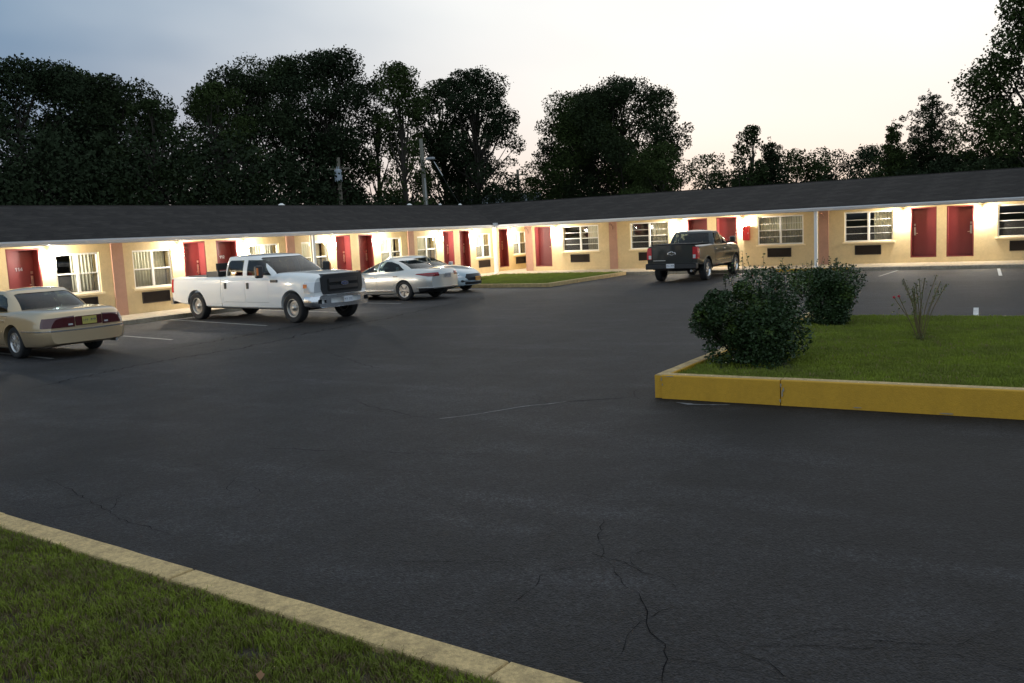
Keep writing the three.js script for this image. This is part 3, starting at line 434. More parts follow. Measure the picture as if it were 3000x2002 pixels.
function makeTree(kind, x, z, H, hw, y0, label, seed) {
  const R = mulberry(seed), name = { o: 'broadleaf_tree', q: 'broadleaf_tree', d: 'broadleaf_tree', p: 'poplar_tree', s: 'small_tree', c: 'cedar_tree', t: 'thin_sapling' }[kind];
  const t = thing(name, label, 'tree', [x, 0, z], 0, 'trees behind the motel'), wood = [], lv = new Leaves(), lobes = [];
  const tr = Math.max(0.09, H * 0.022), lean = [(R() - 0.5) * 0.6, (R() - 0.5) * 0.6], topY = kind === 'c' ? H * 0.97 : y0 + (H - y0) * 0.72;
  const trunkAt = (f) => [lean[0] * f * f, f * topY, lean[1] * f * f];
  for (let i = 0; i < 5; i++) wood.push(limb(trunkAt(i / 5), trunkAt((i + 1) / 5), tr * (1 - i * 0.17), tr * (1 - (i + 1) * 0.17), 8));
  if (kind === 'c') {                              // tiers of drooping boughs
    const tiers = Math.round(9 + H);
    for (let i = 0; i < tiers; i++) { const f = Math.pow(i / tiers, 0.9), y = lerp(y0 + 0.4, H - 0.25, f), r = hw * Math.pow(1 - f, 0.62) * (0.75 + 0.5 * R()), n = Math.max(3, Math.round(6 * (1 - f) + 3)), a0 = R() * 6.28; for (let k = 0; k < n; k++) { const a = a0 + k / n * 6.283 + R() * 0.5, rr = r * (0.65 + 0.55 * R()), e = [Math.cos(a) * rr, y + 0.12 * rr + (R() - 0.3) * 0.3, Math.sin(a) * rr]; wood.push(limb([0, y - 0.15, 0], e, 0.03 * (1 - f) + 0.012, 0.008, 4)); lobes.push([e[0], e[1], e[2], 0.22 + 0.16 * hw * (1 - f) * (0.6 + R() * 0.6), 0.7]); lobes.push([e[0] * 0.5, (e[1] + y) / 2, e[2] * 0.5, 0.25 + 0.19 * hw * (1 - f), 0.7]); } }
    lobes.push([0, H - 0.12, 0, 0.13, 1.9]);
  } else if (kind === 't') {
    for (let i = 0; i < 16; i++) { const f = 0.25 + 0.7 * R(), b = trunkAt(f), a = R() * 6.283, l = hw * (0.5 + 0.6 * R()), e = [b[0] + Math.cos(a) * l, b[1] + l * (0.7 + R()), b[2] + Math.sin(a) * l]; wood.push(limb(b, e, 0.022, 0.006, 4)); lobes.push([e[0], e[1], e[2], 0.28, 1]); }
  } else {
    const cy = (y0 + H) / 2, ry = (H - y0) / 2, n = { q: 100, d: 78, o: 80, p: 36, s: 26 }[kind], lr = { q: 0.27, d: 0.29, o: 0.31, p: 0.42, s: 0.36 }[kind] * Math.min(hw, ry);
    for (let i = 0; i < n; i++) {
      const a = R() * 6.283, sy = -0.95 + 1.95 * ((i + R()) / n), prof = kind === 'p' ? Math.sqrt(Math.max(0, 1 - sy * sy)) * (0.85 - 0.15 * sy) : Math.pow(Math.max(0.02, 1 - Math.pow(Math.abs(sy), 2.6)), 0.5), rr = hw * prof * (kind === 'q' ? 0.82 - 0.42 * sy : 1) * (0.30 + 0.72 * Math.pow(R(), 0.55)), r = lr * (0.55 + 0.65 * R());
      const e = [Math.cos(a) * rr, Math.min(H - r * 0.75, cy + sy * ry), Math.sin(a) * rr]; lobes.push([...e, r, 0.82]);
      const b = trunkAt(clamp((e[1] - 0.3 * hw) / topY * (0.55 + 0.3 * R()), 0.15, 0.98)); const m = [(b[0] + e[0]) / 2 + (R() - 0.5) * 0.5, (b[1] + e[1]) / 2 - 0.1 * hw, (b[2] + e[2]) / 2 + (R() - 0.5) * 0.5]; wood.push(limb(b, m, tr * 0.32, tr * 0.2, 5), limb(m, e, tr * 0.2, tr * 0.05, 4));
    }
    lobes.push([0, H - lr * 0.5, 0, lr * 0.7, 0.85]);
  }
  const size = { q: 0.20, d: 0.20, o: 0.20, p: 0.20, s: 0.19, c: 0.17, t: 0.13 }[kind], dens = { q: 74, d: 62, o: 66, p: 72, s: 72, c: 84, t: 30 }[kind];
  for (const [lx, ly, lz, r, fl] of lobes) {
    const n = Math.round(dens * r * r / (size * size) * 0.36) + 6;
    for (let i = 0; i < n; i++) { const a = R() * 6.283, c = 2 * R() - 1, s = Math.sqrt(1 - c * c), q = r * (0.42 + 0.66 * Math.pow(R(), 0.6)) * (R() < 0.05 ? 1.22 : 1); const px = lx + Math.cos(a) * s * q, py = ly + c * q * fl, pz = lz + Math.sin(a) * s * q; if (fbm3(px * 0.9 + seed, py * 0.9, pz * 0.9, 2) < (kind === 'd' ? -0.52 : -0.34)) continue; lv.add(px, py, pz, size * (0.45 + 1.0 * R() * R() + 0.25 * R()), kind === 'c' ? 0.45 : 0.62, R); }
  }
  mesh('trunk', merged(wood), MAT.bark, t); mesh('crown', lv.build(), leafM[seed % 4], t); return t;
}
const TREES = [
  ['d', -23.5, 17.6, 12.9, 3.7, 0.3, 'tree just outside the left edge, beside the tall dark edge tree'],
  ['d', -27.5, 25.4, 13.2, 3.9, 0.3, 'tree well outside the left edge behind the left wing'],
  ['d', -24.49, 10.09, 12.77, 3.99, 0.3, 'tall dark tree at the far left edge of the photo'],
  ['d', -30.01, 3.82, 13.87, 4.23, 0.3, 'dark tree second from the left edge, behind the left wing roof'],
  ['d', -23.73, 5.24, 12.43, 3.57, 0.3, 'tree third from the left edge with sky showing through its top'],
  ['d', -19.2, 5.84, 10.5, 2.05, 0.3, 'lower airy tree left of the notch of sky in the left treeline'],
  ['s', -24.65, -0.18, 11.0, 1.4, 0.4, 'lowest treetop in the notch of the left treeline'],
  ['d', -21.8, -1.0, 12.48, 2.5, 0.3, 'dark tree rising just right of the notch in the left treeline'],
  ['d', -24.87, -6.07, 14.29, 4.05, 0.3, 'dense tree between the notch and the tallest trees of the left mass'],
  ['d', -25.4, -11.29, 15.82, 4.95, 0.3, 'tallest broad tree of the left mass, left of its twin top'],
  ['d', -21.75, -12.0, 15.95, 4.17, 0.3, 'tall tree directly behind the utility pole with the transformer'],
  ['p', -15.33, -12.18, 14.26, 2.5, 1.0, 'pointed greener tree just left of the street light pole'],
  ['s', -19.32, -14.1, 13.81, 1.84, 1.0, 'slim treetop between the tallest trees and the pointed green tree'],
  ['o', -17.63, -20.44, 14.31, 2.9, 2.2, 'open crowned tree behind the street light pole'],
  ['o', -14.5, -20.2, 14.63, 3.3, 3.0, 'open tree with bare limbs showing, right end of the left mass'],
  ['d', -10.41, -31.76, 13.54, 5.19, 0.3, 'left half of the large rounded tree group above the roof corner'],
  ['d', -7.06, -31.14, 14.05, 4.75, 0.3, 'highest crown of the large rounded tree group in mid picture'],
  ['s', -4.26, -32.35, 13.23, 2.49, 4.0, 'overhanging right lobe of the large rounded tree group'],
  ['d', -13.6, -34.7, 12.15, 3.2, 0.3, 'lower left shoulder of the large rounded tree group'],
  ['s', 0.0, -23.28, 7.96, 3.5, 0.5, 'low bushy tree at the right foot of the large rounded group'],
  ['t', 4.67, -18.63, 7.61, 1.05, 0.5, 'wispy nearly leafless sapling against the pink sky'],
  ['p', 6.13, -23.32, 8.61, 1.35, 1.0, 'narrow pine shaped tree right of the wispy sapling'],
  ['c', 6.87, -25.62, 7.83, 2.1, 0.5, 'small cone shaped tree touching the narrow pine'],
  ['s', 8.04, -28.0, 7.0, 2.6, 0.5, 'low ragged tree right of the small cone shaped tree'],
  ['s', 8.42, -38.36, 5.6, 3.2, 0.5, 'low distant tree at the lowest dip of the right skyline'],
  ['s', 5.0, -47.85, 7.02, 1.35, 0.5, 'tiny far treetop beside the distant crossarm pole'],
  ['s', 11.69, -34.94, 7.3, 3.0, 0.5, 'low round tree left of the twin cedars'],
  ['c', 15.08, -25.37, 8.21, 1.7, 0.5, 'smaller left cedar of the two cedars on the right'],
  ['c', 16.98, -27.65, 10.13, 3.6, 0.5, 'taller pointed cedar on the right skyline'],
  ['s', 15.76, -31.53, 6.4, 4.2, 0.3, 'dark low thicket tree under the cedars'],
  ['s', 19.52, -23.9, 5.6, 3.4, 0.3, 'low dark tree between the tall cedar and the right edge tree'],
  ['q', 24.1, -20.1, 14.9, 4.6, 2.9, 'very tall broadleaf tree cut by the right edge of the photo'],
  ['s', 22.6, -18.08, 5.0, 3.0, 0.3, 'low shrubby tree under the tall tree at the right edge'],
  ['s', 2.79, -28.56, 5.9, 3.0, 0.3, 'low tree behind the wispy sapling'],
  ['s', -24.78, -40.89, 6.34, 2.14, 0.5, 'small far tree left of the distant pole in the central sky gap'],
  ['s', -20.81, -39.78, 7.42, 2.42, 0.5, 'small far tree right of the distant pole in the central sky gap'],
];
TREES.forEach((t, i) => makeTree(...t.slice(0, 6), t[6], 1000 + i * 13));
{ // brush that closes the foot of the wood behind the wings
  const R = mulberry(4242), lv = new Leaves();
  for (let i = 0; i < 110000; i++) { const f = R(), left = R() < 0.62; const x = left ? lerp(-13, -34, R()) : lerp(-30, 40, f), z = left ? lerp(20, -22, f) : lerp(-22, -44, R()); const h = (left ? lerp(4.5, 8.2, sstep(-8, -1, z)) : 4.4) + 1.6 * fbm2(x * 0.12, z * 0.12, 3); lv.add(x, Math.pow(R(), 0.8) * h, z, 0.13 + 0.17 * R(), 0.7, R); }
  const u = mesh('undergrowth', lv.build(), leafM[2]); tag(u, 'black undergrowth filling the foot of the woods behind the motel', 'undergrowth', null, 'stuff');
}
const bushM = [...[[0.034, 0.062, 0.022], [0.065, 0.105, 0.022]].map(c => new THREE.MeshPhysicalMaterial({ color: L(...c), roughness: 0.38, specularIntensity: 0.45, side: THREE.DoubleSide }))];
function makeShrub(label, x, z, w, d, h, y, seed, n, skew) {
  const R = mulberry(seed), t = thing('evergreen_shrub', label, 'shrub', [x, y, z], 0, 'clipped evergreen shrubs on the island'), wood = [], dark = new Leaves(), young = new Leaves(), lobes = [];
  for (let i = 0; i < 34; i++) { const a = R() * 6.283, q = Math.pow(R(), 0.5), sy = R(), flare = 0.55 + 0.5 * Math.min(1, sy * 1.5); lobes.push([Math.cos(a) * q * w * 0.40 * flare + skew * sy, 0.10 + sy * (h - 0.34) * (1 - 0.16 * q * q), Math.sin(a) * q * d * 0.40 * flare, 0.12 + 0.19 * R()]); }
  for (let i = 0; i < 11; i++) { const l = lobes[i * 3]; wood.push(limb([(R() - 0.5) * 0.2, -0.02, (R() - 0.5) * 0.2], [l[0] * 0.9, l[1] * 0.9, l[2] * 0.9], 0.02, 0.006, 5)); }
  const per = Math.round(n / lobes.length);
  for (const [lx, ly, lz, r] of lobes) for (let i = 0; i < per; i++) { const a = R() * 6.283, c = 2 * R() - 1, s = Math.sqrt(1 - c * c), q = r * (0.5 + 0.62 * Math.pow(R(), 0.7)); const py = ly + c * q; if (py < 0.03) continue; const px = lx + Math.cos(a) * s * q, pz = lz + Math.sin(a) * s * q; (fbm3(px * 2 + seed, py * 2, pz * 2, 2) > 0.28 && py > h * 0.35 && R() < 0.8 ? young : dark).add(px, py, pz, 0.038 + 0.03 * R(), 0.55, R, 0.25); }
  for (let i = 0; i < 22; i++) { const a = R() * 6.283, q = Math.pow(R(), 0.5), bx = Math.cos(a) * q * w * 0.44 + skew, bz = Math.sin(a) * q * d * 0.42, by = (h - 0.12) * (1 - 0.16 * q * q), l = 0.10 + 0.18 * R() * R(), e = [bx + (R() - 0.5) * 0.1, by + l, bz + (R() - 0.5) * 0.1]; wood.push(limb([bx, by - 0.1, bz], e, 0.004, 0.002, 4)); for (let k = 0; k < 7; k++) { const f = 0.2 + 0.8 * k / 6; (R() < 0.5 ? young : dark).add(lerp(bx, e[0], f) + (R() - 0.5) * 0.04, lerp(by - 0.1, e[1], f), lerp(bz, e[2], f) + (R() - 0.5) * 0.04, 0.05, 0.5, R, 0.3); } }
  wood.forEach(g => mesh('stem', g, MAT.bark, t)); mesh('foliage', dark.build(), bushM[0], t); mesh('young_foliage', young.build(), bushM[1], t);
}
makeShrub('large round evergreen shrub at the near corner of the yellow kerb', 21.62, 28.0, 1.72, 1.45, 1.40, 0.235, 51, 28000, 0.10);
makeShrub('smaller evergreen shrub standing behind the large one on the island', 21.62, 23.35, 1.05, 1.1, 1.20, 0.235, 52, 18000, 0.03);
{ // rose
  const R = mulberry(61), t = thing('rose_bush', 'leggy rose bush with two red blooms on the island lawn', 'rose', [23.39, 0.235, 25.22]), stems = [], lv = new Leaves(), tips = [];
  for (let i = 0; i < 17; i++) { const a = R() * 6.283, sp = 0.12 + 0.26 * R(), h = 0.45 + 0.55 * R(), e = [Math.cos(a) * sp + 0.04, h, Math.sin(a) * sp * 0.8]; const m = [e[0] * 0.42 + (R() - 0.5) * 0.06, h * 0.5, e[2] * 0.42 + (R() - 0.5) * 0.06]; stems.push(tube([[(R() - 0.5) * 0.06, -0.02, (R() - 0.5) * 0.06], m, e], 0.0065 - 0.0025 * R(), 8, 4)); tips.push(e); const k = i < 8 ? 22 : 12; for (let q = 0; q < k; q++) { const f = 0.4 + 0.6 * R(); lv.add(lerp(m[0], e[0], f) + (R() - 0.5) * 0.07, lerp(m[1], e[1], f), lerp(m[2], e[2], f) + (R() - 0.5) * 0.07, 0.032, 0.6, R); } }
  const blooms = [[-0.36, 0.66, 0.05], [-0.30, 0.67, 0.0]]; for (const b of blooms) { stems.push(tube([[-0.03, 0, 0], [-0.14, 0.30, 0.02], [b[0], b[1], b[2]]], 0.006, 8, 4)); for (let q = 0; q < 12; q++) lv.add(b[0] + (R() - 0.3) * 0.12, b[1] - 0.06 - 0.2 * R(), b[2] + (R() - 0.5) * 0.08, 0.035, 0.6, R); }
  for (let q = 0; q < 60; q++) { const a = R() * 6.28, r = 0.10 * R(); lv.add(Math.cos(a) * r, 0.02 + 0.10 * R(), Math.sin(a) * r, 0.05, 0.3, R, 0.6); }
  stems.forEach(s => mesh('stem', s, M(0.16, 0.12, 0.05, 0.8), t)); mesh('leaves', lv.build(), M(0.10, 0.13, 0.03, 0.6, { side: THREE.DoubleSide }), t);
  const petal = M(0.42, 0.012, 0.03, 0.6, { side: THREE.DoubleSide });
  for (const b of blooms) { const gs = []; for (let q = 0; q < 9; q++) { const g = new THREE.SphereGeometry(0.018, 7, 4, 0, 2.2, 0.6, 1.6); g.rotateY(q * 2.4); g.scale(1 - 0.05 * q + 0.2, 0.9, 1 - 0.05 * q + 0.2); g.translate(b[0], b[1] + 0.004 * (q % 3), b[2]); gs.push(g); } mesh('bloom', merged(gs), petal, t); }
}
{ // utility poles, transformer, street light, wires
  const p1 = thing('utility_pole', 'utility pole carrying a pale transformer behind the left wing', 'pole', [-16.16, 0, -6.27]);
  mesh('pole', cyl(0.16, 0.11, 7.55, 10, 0, 0, 0), MAT.pole, p1); mesh('crossarm', rbox(-0.75, 0.75, 6.75, 6.87, -0.06, 0.06, 0.01), MAT.pole, p1); p1.children[1].rotation.y = 0.55;
  mesh('transformer', merged([cyl(0.24, 0.24, 0.72, 16, 0.22, 5.95, 0.34), cyl(0.25, 0.2, 0.06, 16, 0.22, 6.67, 0.34), cyl(0.035, 0.02, 0.22, 8, 0.15, 6.72, 0.34), cyl(0.035, 0.02, 0.22, 8, 0.30, 6.72, 0.34)]), M(0.42, 0.46, 0.52, 0.4), p1);
  const p2 = thing('street_light_pole', 'leaning pole with an unlit street light above the left wing roof', 'pole', [-13.0, 0, -11.45]);
  mesh('pole', limb([0.04, 0, -0.03], [-0.1, 8.78, 0.09], 0.21, 0.13, 10), M(0.26, 0.24, 0.20, 0.9), p2);
  mesh('arm', tube([[0, 7.0, 0.05], [0.35, 7.35, 0.2], [0.75, 7.42, 0.25]], 0.03, 8, 6), MAT.steel, p2); mesh('lamp_head', rbox(0.42, 1.05, 7.28, 7.46, 0.1, 0.4, 0.06), M(0.35, 0.36, 0.38, 0.5), p2);
  mesh('conduit', limb([0.17, 0.5, 0.1], [0.10, 6.1, 0.17], 0.05, 0.05, 6), M(0.5, 0.5, 0.48, 0.5), p2);
  mesh('guy_sleeve', limb([1.15, 7.1, 0.38], [2.05, 6.1, 0.75], 0.03, 0.03, 6), M(0.6, 0.6, 0.6, 0.5), p2); mesh('guy_wire', limb([0.0, 8.4, 0.0], [6.0, 1.7, 2.4], 0.012, 0.012, 5), MAT.wire, p2);
  const p3 = thing('utility_pole', 'small far utility pole in the central gap of sky', 'pole', [-23.6, 0, -41.6]); mesh('pole', cyl(0.2, 0.14, 8.46, 8, 0, 0, 0), MAT.pole, p3); mesh('crossarm', rbox(-1.0, 1.0, 7.85, 7.97, -0.06, 0.06, 0.01), MAT.pole, p3); p3.children[1].rotation.y = 0.5;
  const p4 = thing('utility_pole', 'farthest pole, a thin stub left of the small far utility pole', 'pole', [-37.6, 0, -62.4]); mesh('pole', cyl(0.2, 0.15, 8.8, 8, 0, 0, 0), MAT.pole, p4); mesh('insulator', cyl(0.05, 0.05, 0.25, 6, 0, 8.8, 0), MAT.white, p4);
  const p5 = thing('utility_pole', 'distant pole with a crossarm over the low right treeline', 'pole', [0.6, 0, -67.36]); mesh('pole', cyl(0.2, 0.15, 8.5, 8, 0, 0, 0), MAT.pole, p5); mesh('crossarm', rbox(-1.2, 1.2, 8.1, 8.25, -0.07, 0.07, 0.01), MAT.pole, p5); p5.children[1].rotation.y = 0.3;
  const h = thing('far_house', 'grey far house low in the central gap of sky', 'house', [-31.5, 0, -49.5], 0.55);
  mesh('wall', uvBox(box(-5, 5, 0, 4.6, -3, 3)), M(0.16, 0.17, 0.18, 0.8), h); for (let i = 0; i < 9; i++) mesh('siding_board', box(-5.02, 5.02, 0.2 + i * 0.5, 0.66 + i * 0.5, 3.0, 3.03), M(0.17, 0.18, 0.19, 0.8), h);
  { const s = new THREE.Shape([[-3.4, 4.5], [3.4, 4.5], [0, 6.5]].map(p => new THREE.Vector2(...p))); const g = new THREE.ExtrudeGeometry(s, { depth: 10.6, bevelEnabled: false }); g.translate(0, 0, -5.3); g.rotateY(Math.PI / 2); mesh('roof', g, M(0.10, 0.11, 0.12, 0.9), h); }
}
{ const R = mulberry(9), s = new THREE.Shape([[0, -0.045], [0.02, -0.02], [0.035, 0.0], [0.015, 0.02], [0.0, 0.05], [-0.02, 0.02], [-0.035, 0.005], [-0.02, -0.02]].map(p => new THREE.Vector2(...p))); const g = new THREE.ShapeGeometry(s); const p = g.attributes.position; for (let i = 0; i < p.count; i++) p.setZ(i, Math.abs(p.getX(i)) * 0.5); g.computeVertexNormals(); g.rotateX(-1.0); g.rotateY(0.7); const l = mesh('fallen_leaf', g, M(0.22, 0.11, 0.05, 0.8, { side: THREE.DoubleSide })); l.scale.setScalar(0.6); l.position.set(22.12, 0.155, 37.08); tag(l, 'single dry brown leaf lying on the foreground grass', 'leaf'); }

/* ------------------------------------------------------------------ vehicles: lofted bodies, cut with booleans. Local axes: +x forward, +y up, +z right; rear axle at x = 0 */
const EV = new Evaluator(); EV.useGroups = false; EV.attributes = ['position', 'normal'];
const strip = g => { for (const k of Object.keys(g.attributes)) if (k !== 'position' && k !== 'normal') g.deleteAttribute(k); return g; };
const brush = g => { const b = new Brush(strip(g)); b.updateMatrixWorld(true); return b; };
function csg(a, b, op) { const r = EV.evaluate(brush(a), brush(b), op), g = strip(r.geometry); g.clearGroups(); return g; }
const cut = (a, ...bs) => bs.reduce((g, b) => csg(g, b, SUBTRACTION), a);
const common = (a, b) => csg(a, b, INTERSECTION);
function pchip(pts) {                                  // smooth curve through [x, v] without overshoot
  const n = pts.length, h = [], dl = [], m = new Array(n).fill(0); for (let i = 0; i < n - 1; i++) { h[i] = pts[i + 1][0] - pts[i][0]; dl[i] = (pts[i + 1][1] - pts[i][1]) / h[i]; }
  for (let i = 1; i < n - 1; i++) m[i] = dl[i - 1] * dl[i] <= 0 ? 0 : 2 * dl[i - 1] * dl[i] / (dl[i - 1] + dl[i]); m[0] = dl[0] || 0; m[n - 1] = dl[n - 2] || 0;
  return x => { if (x <= pts[0][0]) return pts[0][1]; if (x >= pts[n - 1][0]) return pts[n - 1][1]; let i = 0; while (x > pts[i + 1][0]) i++; const t = (x - pts[i][0]) / h[i], t2 = t * t, t3 = t2 * t; return (2 * t3 - 3 * t2 + 1) * pts[i][1] + (t3 - 2 * t2 + t) * h[i] * m[i] + (-2 * t3 + 3 * t2) * pts[i + 1][1] + (t3 - t2) * h[i] * m[i + 1]; };
}
function ringsToGeo(rings, crease = 0.55, caps = null) {             // closed rings, joined and capped
  const M2 = rings[0].length, ps = [], ix = []; for (const r of rings) for (const p of r) ps.push(...p);
  const n = rings.length, mirror = !!caps; for (let i = 0; i < n - 1; i++) for (let j = 0; j < M2; j++) { const a = i * M2 + j, b = i * M2 + (j + 1) % M2, c = a + M2, d = b + M2; ix.push(a, b, c, b, d, c); }
  if (mirror) for (const e of [0, n - 1]) {           // caps follow the bulge: rows from side to side
    const r = rings[e], m = M2 / 2, NC = 8, base = []; for (let k = 0; k <= m; k++) { const row = []; const R0 = e * M2 + k, L0 = e * M2 + (k === 0 ? 0 : k === m ? m : M2 - k); for (let q = 0; q <= NC; q++) { if (k === 0 || k === m) { row.push(R0); continue; } if (q === 0) row.push(R0); else if (q === NC) row.push(L0); else { const z = lerp(r[k][2], -r[k][2], q / NC); row.push(ps.length / 3); ps.push(caps[e ? 1 : 0](z), r[k][1], z); } } base.push(row); }
    for (let k = 0; k < m; k++) for (let q = 0; q < NC; q++) { const a = base[k][q], b = base[k][q + 1], c = base[k + 1][q], d = base[k + 1][q + 1]; const tri = (i1, i2, i3) => { if (i1 !== i2 && i2 !== i3 && i1 !== i3) e ? ix.push(i1, i3, i2) : ix.push(i1, i2, i3); }; tri(a, c, b); tri(b, c, d); }
  } else for (const e of [0, n - 1]) { const c = [0, 0, 0]; for (const p of rings[e]) for (let k = 0; k < 3; k++) c[k] += p[k] / M2; const id = ps.length / 3; ps.push(...c); for (let j = 0; j < M2; j++) { const a = e * M2 + j, b = e * M2 + (j + 1) % M2; e ? ix.push(a, b, id) : ix.push(b, a, id); } }
  const g = new THREE.BufferGeometry(); g.setAttribute('position', new THREE.Float32BufferAttribute(ps, 3)); g.setIndex(ix);
  // orientation: signed volume
  let v = 0; for (let i = 0; i < ix.length; i += 3) { const [a, b, c] = [ix[i], ix[i + 1], ix[i + 2]].map(k => new THREE.Vector3(ps[3 * k], ps[3 * k + 1], ps[3 * k + 2])); v += a.dot(b.cross(c)); } if (v < 0) { for (let i = 0; i < ix.length; i += 3) { const t = ix[i]; ix[i] = ix[i + 1]; ix[i + 1] = t; } g.setIndex(ix); }
  return toCreasedNormals(g, crease);
}
function bodyLoft(S, off = 0) {                        // S: x0,x1 and curves bot, top, sh, w (half width), plus ks (tuck at the shoulder), kb (tuck at the sill)
  const n = S.n || 56, rings = [], caps = [];
  for (let i = 0; i <= n; i++) {
    const t = i / n, e = t - Math.sin(2 * Math.PI * t) / (2 * Math.PI) * 0.75, xs = lerp(S.x0, S.x1, e), x = lerp(S.x0 - off, S.x1 + off, e), w = S.w(xs) + off, b = S.bot(xs) - off, tp = S.top(xs) + off, sh = S.sh(xs) + off * 0.5, ks = S.ks || 0.95, kb = S.kb || 0.93, ym = lerp(b, sh, S.my || 0.55), bl = S.bulge ? S.bulge(xs) : 0;
    const half = [[0, b], [w * kb * 0.6, b], [w * kb, b], [w * lerp(kb, 1, 0.65), b + (ym - b) * 0.30], [w, ym], [w * lerp(1, ks, 0.35), lerp(ym, sh, 0.6)], [w * ks, sh], [w * ks - 0.05, lerp(sh, tp, 0.62)], [w * ks - 0.16, lerp(sh, tp, 0.88)], [w * 0.45, tp - 0.004], [0, tp]];
    const cv = new THREE.CatmullRomCurve3(half.map(([z, y]) => new THREE.Vector3(0, y, z)), false, 'centripetal'), m = 22, hp = []; for (let k = 0; k <= m; k++) { const p = cv.getPoint(k / m); hp.push([Math.max(0, p.z), p.y]); } hp[0][0] = 0; hp[m][0] = 0;
    const xo = (z) => bl * (1 - (z / Math.max(w, 0.1)) ** 2); if (i === 0 || i === n) caps.push(z => x + xo(z)); rings.push([...hp.map(([z, y]) => [x + xo(z), y, z]), ...hp.slice(1, -1).reverse().map(([z, y]) => [x + xo(z), y, -z])]);
  }
  return ringsToGeo(rings, 0.55, caps);
}
function cabinLoft(C, off = 0) {                       // C.levels: [y, xr, xf, half width]; rings in plan
  const M2 = 48, rings = [], fx = pchip(C.levels.map(l => [l[0], l[2]])), rx = pchip(C.levels.map(l => [l[0], l[1]])), wz = pchip(C.levels.map(l => [l[0], l[3]])), y0 = C.levels[0][0], y1 = C.levels.at(-1)[0];
  const ring = (y, s, yy) => { const a = fx(y) + off, b = rx(y) - off, h = wz(y) + off, cx = (a + b) / 2, hl = (a - b) / 2, out = [], ne = C.n || 7; for (let k = 0; k < M2; k++) { const q = k / M2 * 2 * Math.PI, c = Math.cos(q), sn = Math.sin(q); let px = hl * Math.sign(c) * Math.pow(Math.abs(c), 2 / ne), pz = h * Math.sign(sn) * Math.pow(Math.abs(sn), 2 / ne); const f = pz / h; px -= (px > 0 ? (C.bf ?? 0.12) : -(C.br ?? 0.08)) * f * f * Math.abs(px) / hl; out.push([cx + px * s, yy, pz * s]); } return out; };
  const k = 12; for (let i = 0; i <= k; i++) { const y = lerp(y0 - (i ? 0 : off > 0 ? 0 : -off * 0), y1, i / k); rings.push(ring(y, 1, y + (i === k ? off * 0.6 : i / k * off * 0.5))); }
  if (off < 0) { rings.unshift(ring(y0, 1, y0 - 0.06)); }
  const cr = C.crown || 0.06; for (const s of [0.975, 0.93, 0.82, 0.62, 0.35, 0.08]) rings.push(ring(y1, s, y1 + off + cr * (1 - s * s) * 0.9 + cr * 0.1));
  return ringsToGeo(rings, 0.6);
}
const sidePrism = (poly, z0 = -1.4, z1 = 1.4) => { const g = new THREE.ExtrudeGeometry(new THREE.Shape(poly.map(p => new THREE.Vector2(...p))), { depth: z1 - z0, bevelEnabled: false }); g.translate(0, 0, z0); return strip(g); };
const endPrism = (poly, x0, x1) => { const g = new THREE.ExtrudeGeometry(new THREE.Shape(poly.map(([z, y]) => new THREE.Vector2(-z, y))), { depth: x1 - x0, bevelEnabled: false }); g.rotateY(Math.PI / 2); g.translate(x0, 0, 0); return strip(g); };   // poly in (z, y)
const ell = (cx, cy, rx, ry, n = 20) => Array.from({ length: n }, (_, i) => [cx + rx * Math.cos(i / n * 6.2832), cy + ry * Math.sin(i / n * 6.2832)]);
const rr = (a, b, c, d, r = 0.04) => { const o = []; for (const [x, y, s] of [[b - r, d - r, 0], [a + r, d - r, 1], [a + r, c + r, 2], [b - r, c + r, 3]]) for (let k = 0; k <= 4; k++) { const q = (s + k / 4) * Math.PI / 2; o.push([x + r * Math.cos(q), y + r * Math.sin(q)]); } return o; };
const wheelCyl = (x, y, r, z0, z1) => { const g = new THREE.CylinderGeometry(r, r, z1 - z0, 36); g.rotateX(Math.PI / 2); g.translate(x, y, (z0 + z1) / 2); return strip(g); };

const CARM = {
  tyre: M(0.018, 0.018, 0.019, 0.85), liner: M(0.010, 0.010, 0.010, 0.9), under: M(0.015, 0.015, 0.015, 0.8), trim: M(0.016, 0.016, 0.018, 0.45), seat: M(0.06, 0.058, 0.055, 0.9),
  chrome: M(0.80, 0.80, 0.82, 0.16, { metalness: 1 }), alloy: M(0.62, 0.62, 0.63, 0.32, { metalness: 1 }), steelRim: M(0.45, 0.44, 0.42, 0.4, { metalness: 0.9 }),
  glass: new THREE.MeshPhysicalMaterial({ color: L(0.17, 0.215, 0.23), transmission: 1, thickness: 0, roughness: 0.01, ior: 1.4, side: THREE.DoubleSide }),
  tint: new THREE.MeshPhysicalMaterial({ color: L(0.13, 0.145, 0.15), transmission: 1, thickness: 0, roughness: 0.01, ior: 1.5, side: THREE.DoubleSide }),
  red: new THREE.MeshPhysicalMaterial({ color: L(0.22, 0.006, 0.008), roughness: 0.2, clearcoat: 1, clearcoatRoughness: 0.05 }), redDark: new THREE.MeshPhysicalMaterial({ color: L(0.075, 0.006, 0.010), roughness: 0.2, clearcoat: 1, clearcoatRoughness: 0.05 }), redBright: new THREE.MeshPhysicalMaterial({ color: L(0.50, 0.010, 0.02), roughness: 0.2, clearcoat: 1, clearcoatRoughness: 0.05 }),
  clear: new THREE.MeshPhysicalMaterial({ color: L(0.72, 0.73, 0.75), roughness: 0.15, metalness: 0.35, clearcoat: 1 }), amber: M(0.75, 0.20, 0.03, 0.3), plateWhite: M(0.66, 0.67, 0.70, 0.5), plateYellow: M(0.50, 0.42, 0.10, 0.5), plateOrange: M(0.70, 0.30, 0.03, 0.5), ink: M(0.03, 0.04, 0.10, 0.6),
};
const paint = (r, g, b, metal = 0, rough = 0.35) => new THREE.MeshPhysicalMaterial({ color: L(r, g, b), metalness: metal, roughness: rough, clearcoat: 1, clearcoatRoughness: 0.04 });

